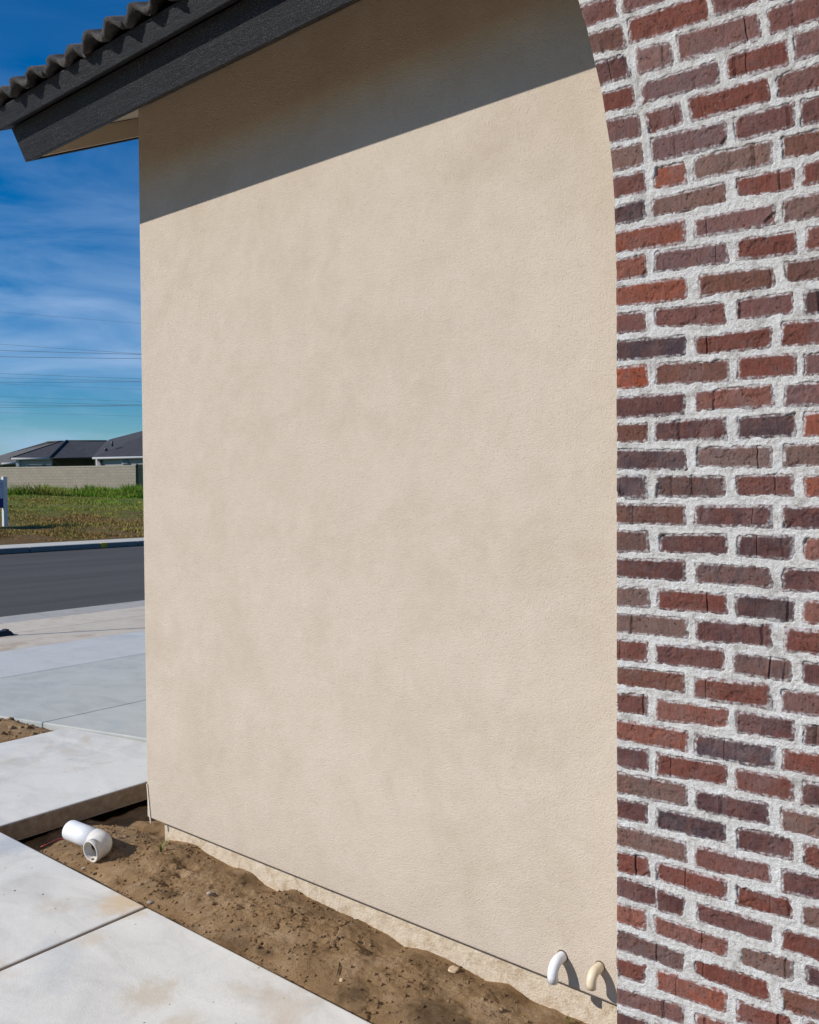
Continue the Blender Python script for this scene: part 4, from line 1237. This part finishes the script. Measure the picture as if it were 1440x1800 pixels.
def bar(p, q, r, m, parent, name='ridge_cap'):
    V, Fc = sweep([tuple(p), tuple(q)], [r, r], 8); o = mobj(name, V, Fc, m, None, True); child_at(o, parent)
bar(a2, a4, 0.13, M_RCAP, h1); bar(a4, b3, 0.09, M_RCAP, h1); bar(c4, c3, 0.07, M_RCAP, h1); bar(a1, a3, 0.06, M_RCAP, h1)
def wallq(name, px0, px1, y0, y1, d0, d1, m, parent, th=0.3):
    P = [at(px0, y1, d0), at(px1, y1, d1), at(px1, y0, d1), at(px0, y0, d0)]
    for q in (0, 1): P[q][2] = -0.3
    P[0][:2] = P[3][:2]; P[1][:2] = P[2][:2]
    o = prism(name, P, _f * th, m, None); child_at(o, parent); return o
wallq('wall', 28, 89.5, 806.5, 830, 70.2, 70.2, M_HW, h1)
wallq('wall', 89.6, 165, 806, 830, 73.8, 73.8, simple('shaded_house_stucco', (0.10, 0.105, 0.115), 0.9), h1)  # recessed stretch: its shade is put into a darker stucco colour
wallq('wall', 171, 392, 805, 830, 69.35, 66.7, M_HW, h1)
wallq('side_wall', 165.2, 171.2, 805.5, 830, 73.6, 69.9, M_HW, h1)
bar(at(20, 806.6, 69.9), at(88.5, 806.3, 69.9), 0.085, M_TRIM, h1, 'eave_board'); bar(at(163, 805.6, 69.1), at(400, 800.8, 66.4), 0.085, M_TRIM, h1, 'eave_board')
bar(at(89, 805.6, 69.9), at(162, 805, 71.7), 0.05, M_RCAP, h1, 'eave_board')
P = [at(214.4, 815.6, 68.74), at(225.4, 815.6, 68.60), at(225.4, 807.8, 68.60), at(214.4, 807.8, 68.74)]
wf = prism('window', P, _f * 0.2, M_TRIM); child_at(wf, h1)
P = [at(215.8, 813.8, 68.68), at(224.4, 813.8, 68.54), at(224.4, 808.4, 68.54), at(215.8, 808.4, 68.68)]
gp = prism('pane', P, _f * 0.04, M_GLASS); gp.parent = wf; gp.matrix_parent_inverse = (Matrix.Translation(h1.location) @ wf.matrix_parent_inverse).inverted()
P = [at(74.5, 819, 70.1), at(80.5, 819, 70.1), at(80.5, 816.2, 70.1), at(74.5, 816.2, 70.1)]
child_at(prism('window', P, _f * 0.1, M_GLASS), h1)
P = [at(176.5, 818, 69.15), at(179, 818, 69.12), at(179, 808.2, 69.12), at(176.5, 808.2, 69.15)]
child_at(prism('downpipe', P, _f * 0.1, M_RCAP), h1)
child_at(prism('downpipe', [at(45.6, 820, 70.1), at(48.8, 820, 70.1), at(48.8, 816, 70.1), at(45.6, 816, 70.1)], _f * 0.1, M_TRIM), h1)
child_at(prism('porch_post', [at(28.5, 820, 70.0), at(33.5, 820, 70.0), at(33.5, 807.3, 70.0), at(28.5, 807.3, 70.0)], _f * 0.3, M_TRIM), h1)
for (vx, vy, hh, rr) in ((198, 784.5, 9.5, 0.09), (186, 792, 4, 0.16), (237.5, 792, 4, 0.14), (226, 793, 3, 0.05), (84, 798, 3, 0.04)):
    dist = 70.5
    p = at(vx, vy, dist); q = at(vx - (1.5 if hh > 5 else 0), vy - hh, dist)
    V, Fc = sweep([tuple(p), tuple(q)], [rr, rr * 0.8], 8); o = mobj('roof_vent', V, Fc, simple('roof_vent_metal', (0.07, 0.075, 0.085), 0.5), None, True); child_at(o, h1)
# older lighter roof to the left, farther off
h2 = empty('house', tuple(at(20, 850, 95))); h2.location[2] = -0.2
tag(h2, 'house with weathered lighter grey roof behind the dark hip-roofed house', 'house')
facet('roof_plane', [at(-70, 820, 90), at(120, 811, 90), at(108, 775, 99), at(83, 776.3, 99), at(0, 800.5, 99), at(-70, 820, 99)], M_RLITE, h2)
bar(at(83, 776.5, 99), at(112, 775.6, 99), 0.08, M_RLITE, h2)
wallq('wall', -60, 100, 814, 840, 91, 91, M_HW, h2)
bar(at(3, 815.3, 89.9), at(29, 813.9, 89.9), 0.10, M_TRIM, h2, 'eave_board')
child_at(prism('window', [at(2, 820, 90.6), at(26, 820, 90.6), at(26, 816.4, 90.6), at(2, 816.4, 90.6)], _f * 0.1, M_GLASS), h2)

# ------------------------------------------------------------------ power lines
M_WIRE = simple('power_line_cable', (0.10, 0.13, 0.17), 0.7)
wires = [(548, 568.5, 0.035, 'topmost faint power line, alone above the upper bundle'),
         (605, 622, 0.05, 'highest wire of the upper bundle of power lines'), (616, 623, 0.075, 'thick second wire of the upper bundle of power lines'),
         (627, 630.5, 0.075, 'lowest wire of the upper bundle of power lines'),
         (656.5, 666, 0.05, 'highest wire of the middle bundle of power lines'), (664, 670.5, 0.05, 'second wire of the middle bundle of power lines'),
         (672, 671.3, 0.06, 'third, level wire of the middle bundle of power lines'), (674.5, 684.5, 0.035, 'faint lowest wire of the middle bundle of power lines'),
         (697, 706, 0.035, 'faint highest wire of the lower bundle of power lines'), (706.5, 711.5, 0.05, 'second wire of the lower bundle of power lines'),
         (712, 713, 0.06, 'third wire of the lower bundle of power lines'), (716.5, 713, 0.055, 'fourth wire of the lower bundle, rising to the right'),
         (725, 731.5, 0.03, 'faint lowest power line, alone just above the rooftops')]
for (ya, yb, r, lab) in wires:
    D = 150.0
    pts = []
    for i in range(17):
        t = -4.0 + 8.0 * i / 16
        sag = (t - 0.5) ** 2 * 0.8
        yy = ya + (yb - ya) * t - sag + 0.2
        pts.append(tuple(at(247 * t, yy, D - 6 * t)))
    V, Fc = sweep(pts, [r * 0.50] * len(pts), 5)
    tag(mobj('power_line', V, Fc, M_WIRE, None, True), lab, 'power line', 'power lines across the sky')

# ------------------------------------------------------------------ grass in the lot
def grass_mat(name, a, b_, c_):
    m, nt, b = new_mat(name, 1.0, 0.0)
    v = mapped(nt)
    at_ = N(nt, 'ShaderNodeAttribute', attribute_name='tone')
    f = math_n(nt, 'ADD', at_.outputs['Fac'], math_n(nt, 'MULTIPLY', math_n(nt, 'SUBTRACT', noise(nt, v, 0.9, 4, 0.6), 0.5), 0.9))
    nt.links.new(ramp(nt, f, [(0.0, a), (0.5, b_), (1.0, c_)]), b.inputs['Base Color'])
    return m
M_GRASS = grass_mat('lot_grass', (0.360, 0.225, 0.090), (0.330, 0.310, 0.075), (0.190, 0.330, 0.038))
def blades(name, n, pxr, Dr, hmin, hmax, wd, tonef, label, dpow=1.0):
    px = RNG.uniform(*pxr, n); D = Dr[0] + (Dr[1] - Dr[0]) * RNG.uniform(0, 1, n) ** dpow
    u = (px - 720) / F_PX
    dx = _f[0] + _r[0] * u; dy = _f[1] + _r[1] * u
    x = dx * D; y = dy * D
    ok = x < XK - 1.9
    x, y, D, px = x[ok], y[ok], D[ok], px[ok]; n = len(x)
    z = lot_z(x) - 0.03
    cl = fbm(x * 0.8, y * 0.8, 71, 3)
    h = (hmin + (hmax - hmin) * RNG.uniform(0, 1, n) ** 2) * (0.35 + 1.5 * np.clip(cl + 0.35, 0, 1))
    an = RNG.uniform(0, 2 * np.pi, n); ww = wd * RNG.uniform(0.5, 1.4, n)
    lx = RNG.uniform(-0.6, 0.6, n) * h; ly = RNG.uniform(-0.6, 0.6, n) * h
    V = np.empty((n, 3, 3))
    V[:, 0] = np.stack([x - np.cos(an) * ww, y - np.sin(an) * ww, z], 1)
    V[:, 1] = np.stack([x + np.cos(an) * ww, y + np.sin(an) * ww, z], 1)
    V[:, 2] = np.stack([x + lx, y + ly, z + h], 1)
    tone = np.repeat(tonef(x, y) + RNG.uniform(-0.2, 0.2, n), 3)
    o = npmesh(name, V.reshape(-1, 3), np.arange(n * 3).reshape(-1, 3), M_GRASS, attrs={'tone': tone})
    tag(o, label, 'grass', kind='stuff'); return o
blades('grass', 170000, (-110, 330), (24, 57), 0.02, 0.11, 0.022, lambda x, y: 0.02 + np.clip((-26 - x) / 22, 0, 1) * 0.60 + 0.65 * fbm(x * .35, y * .35, 8, 4), 'dry brown and green grass covering the empty lot', 1.3)
blades('tall_weeds', 70000, (-110, 330), (51.5, 57.4), 0.08, 0.55, 0.035, lambda x, y: 0.85 + 0.5 * fbm(x * .5, y * .5, 9, 3), 'tall green weeds growing along the foot of the block wall')
blades('dry_weeds', 14000, (60, 330), (24.8, 26.4), 0.03, 0.17, 0.018, lambda x, y: 0.10 + 0.0 * x, 'low dark dry weeds along the far sidewalk')
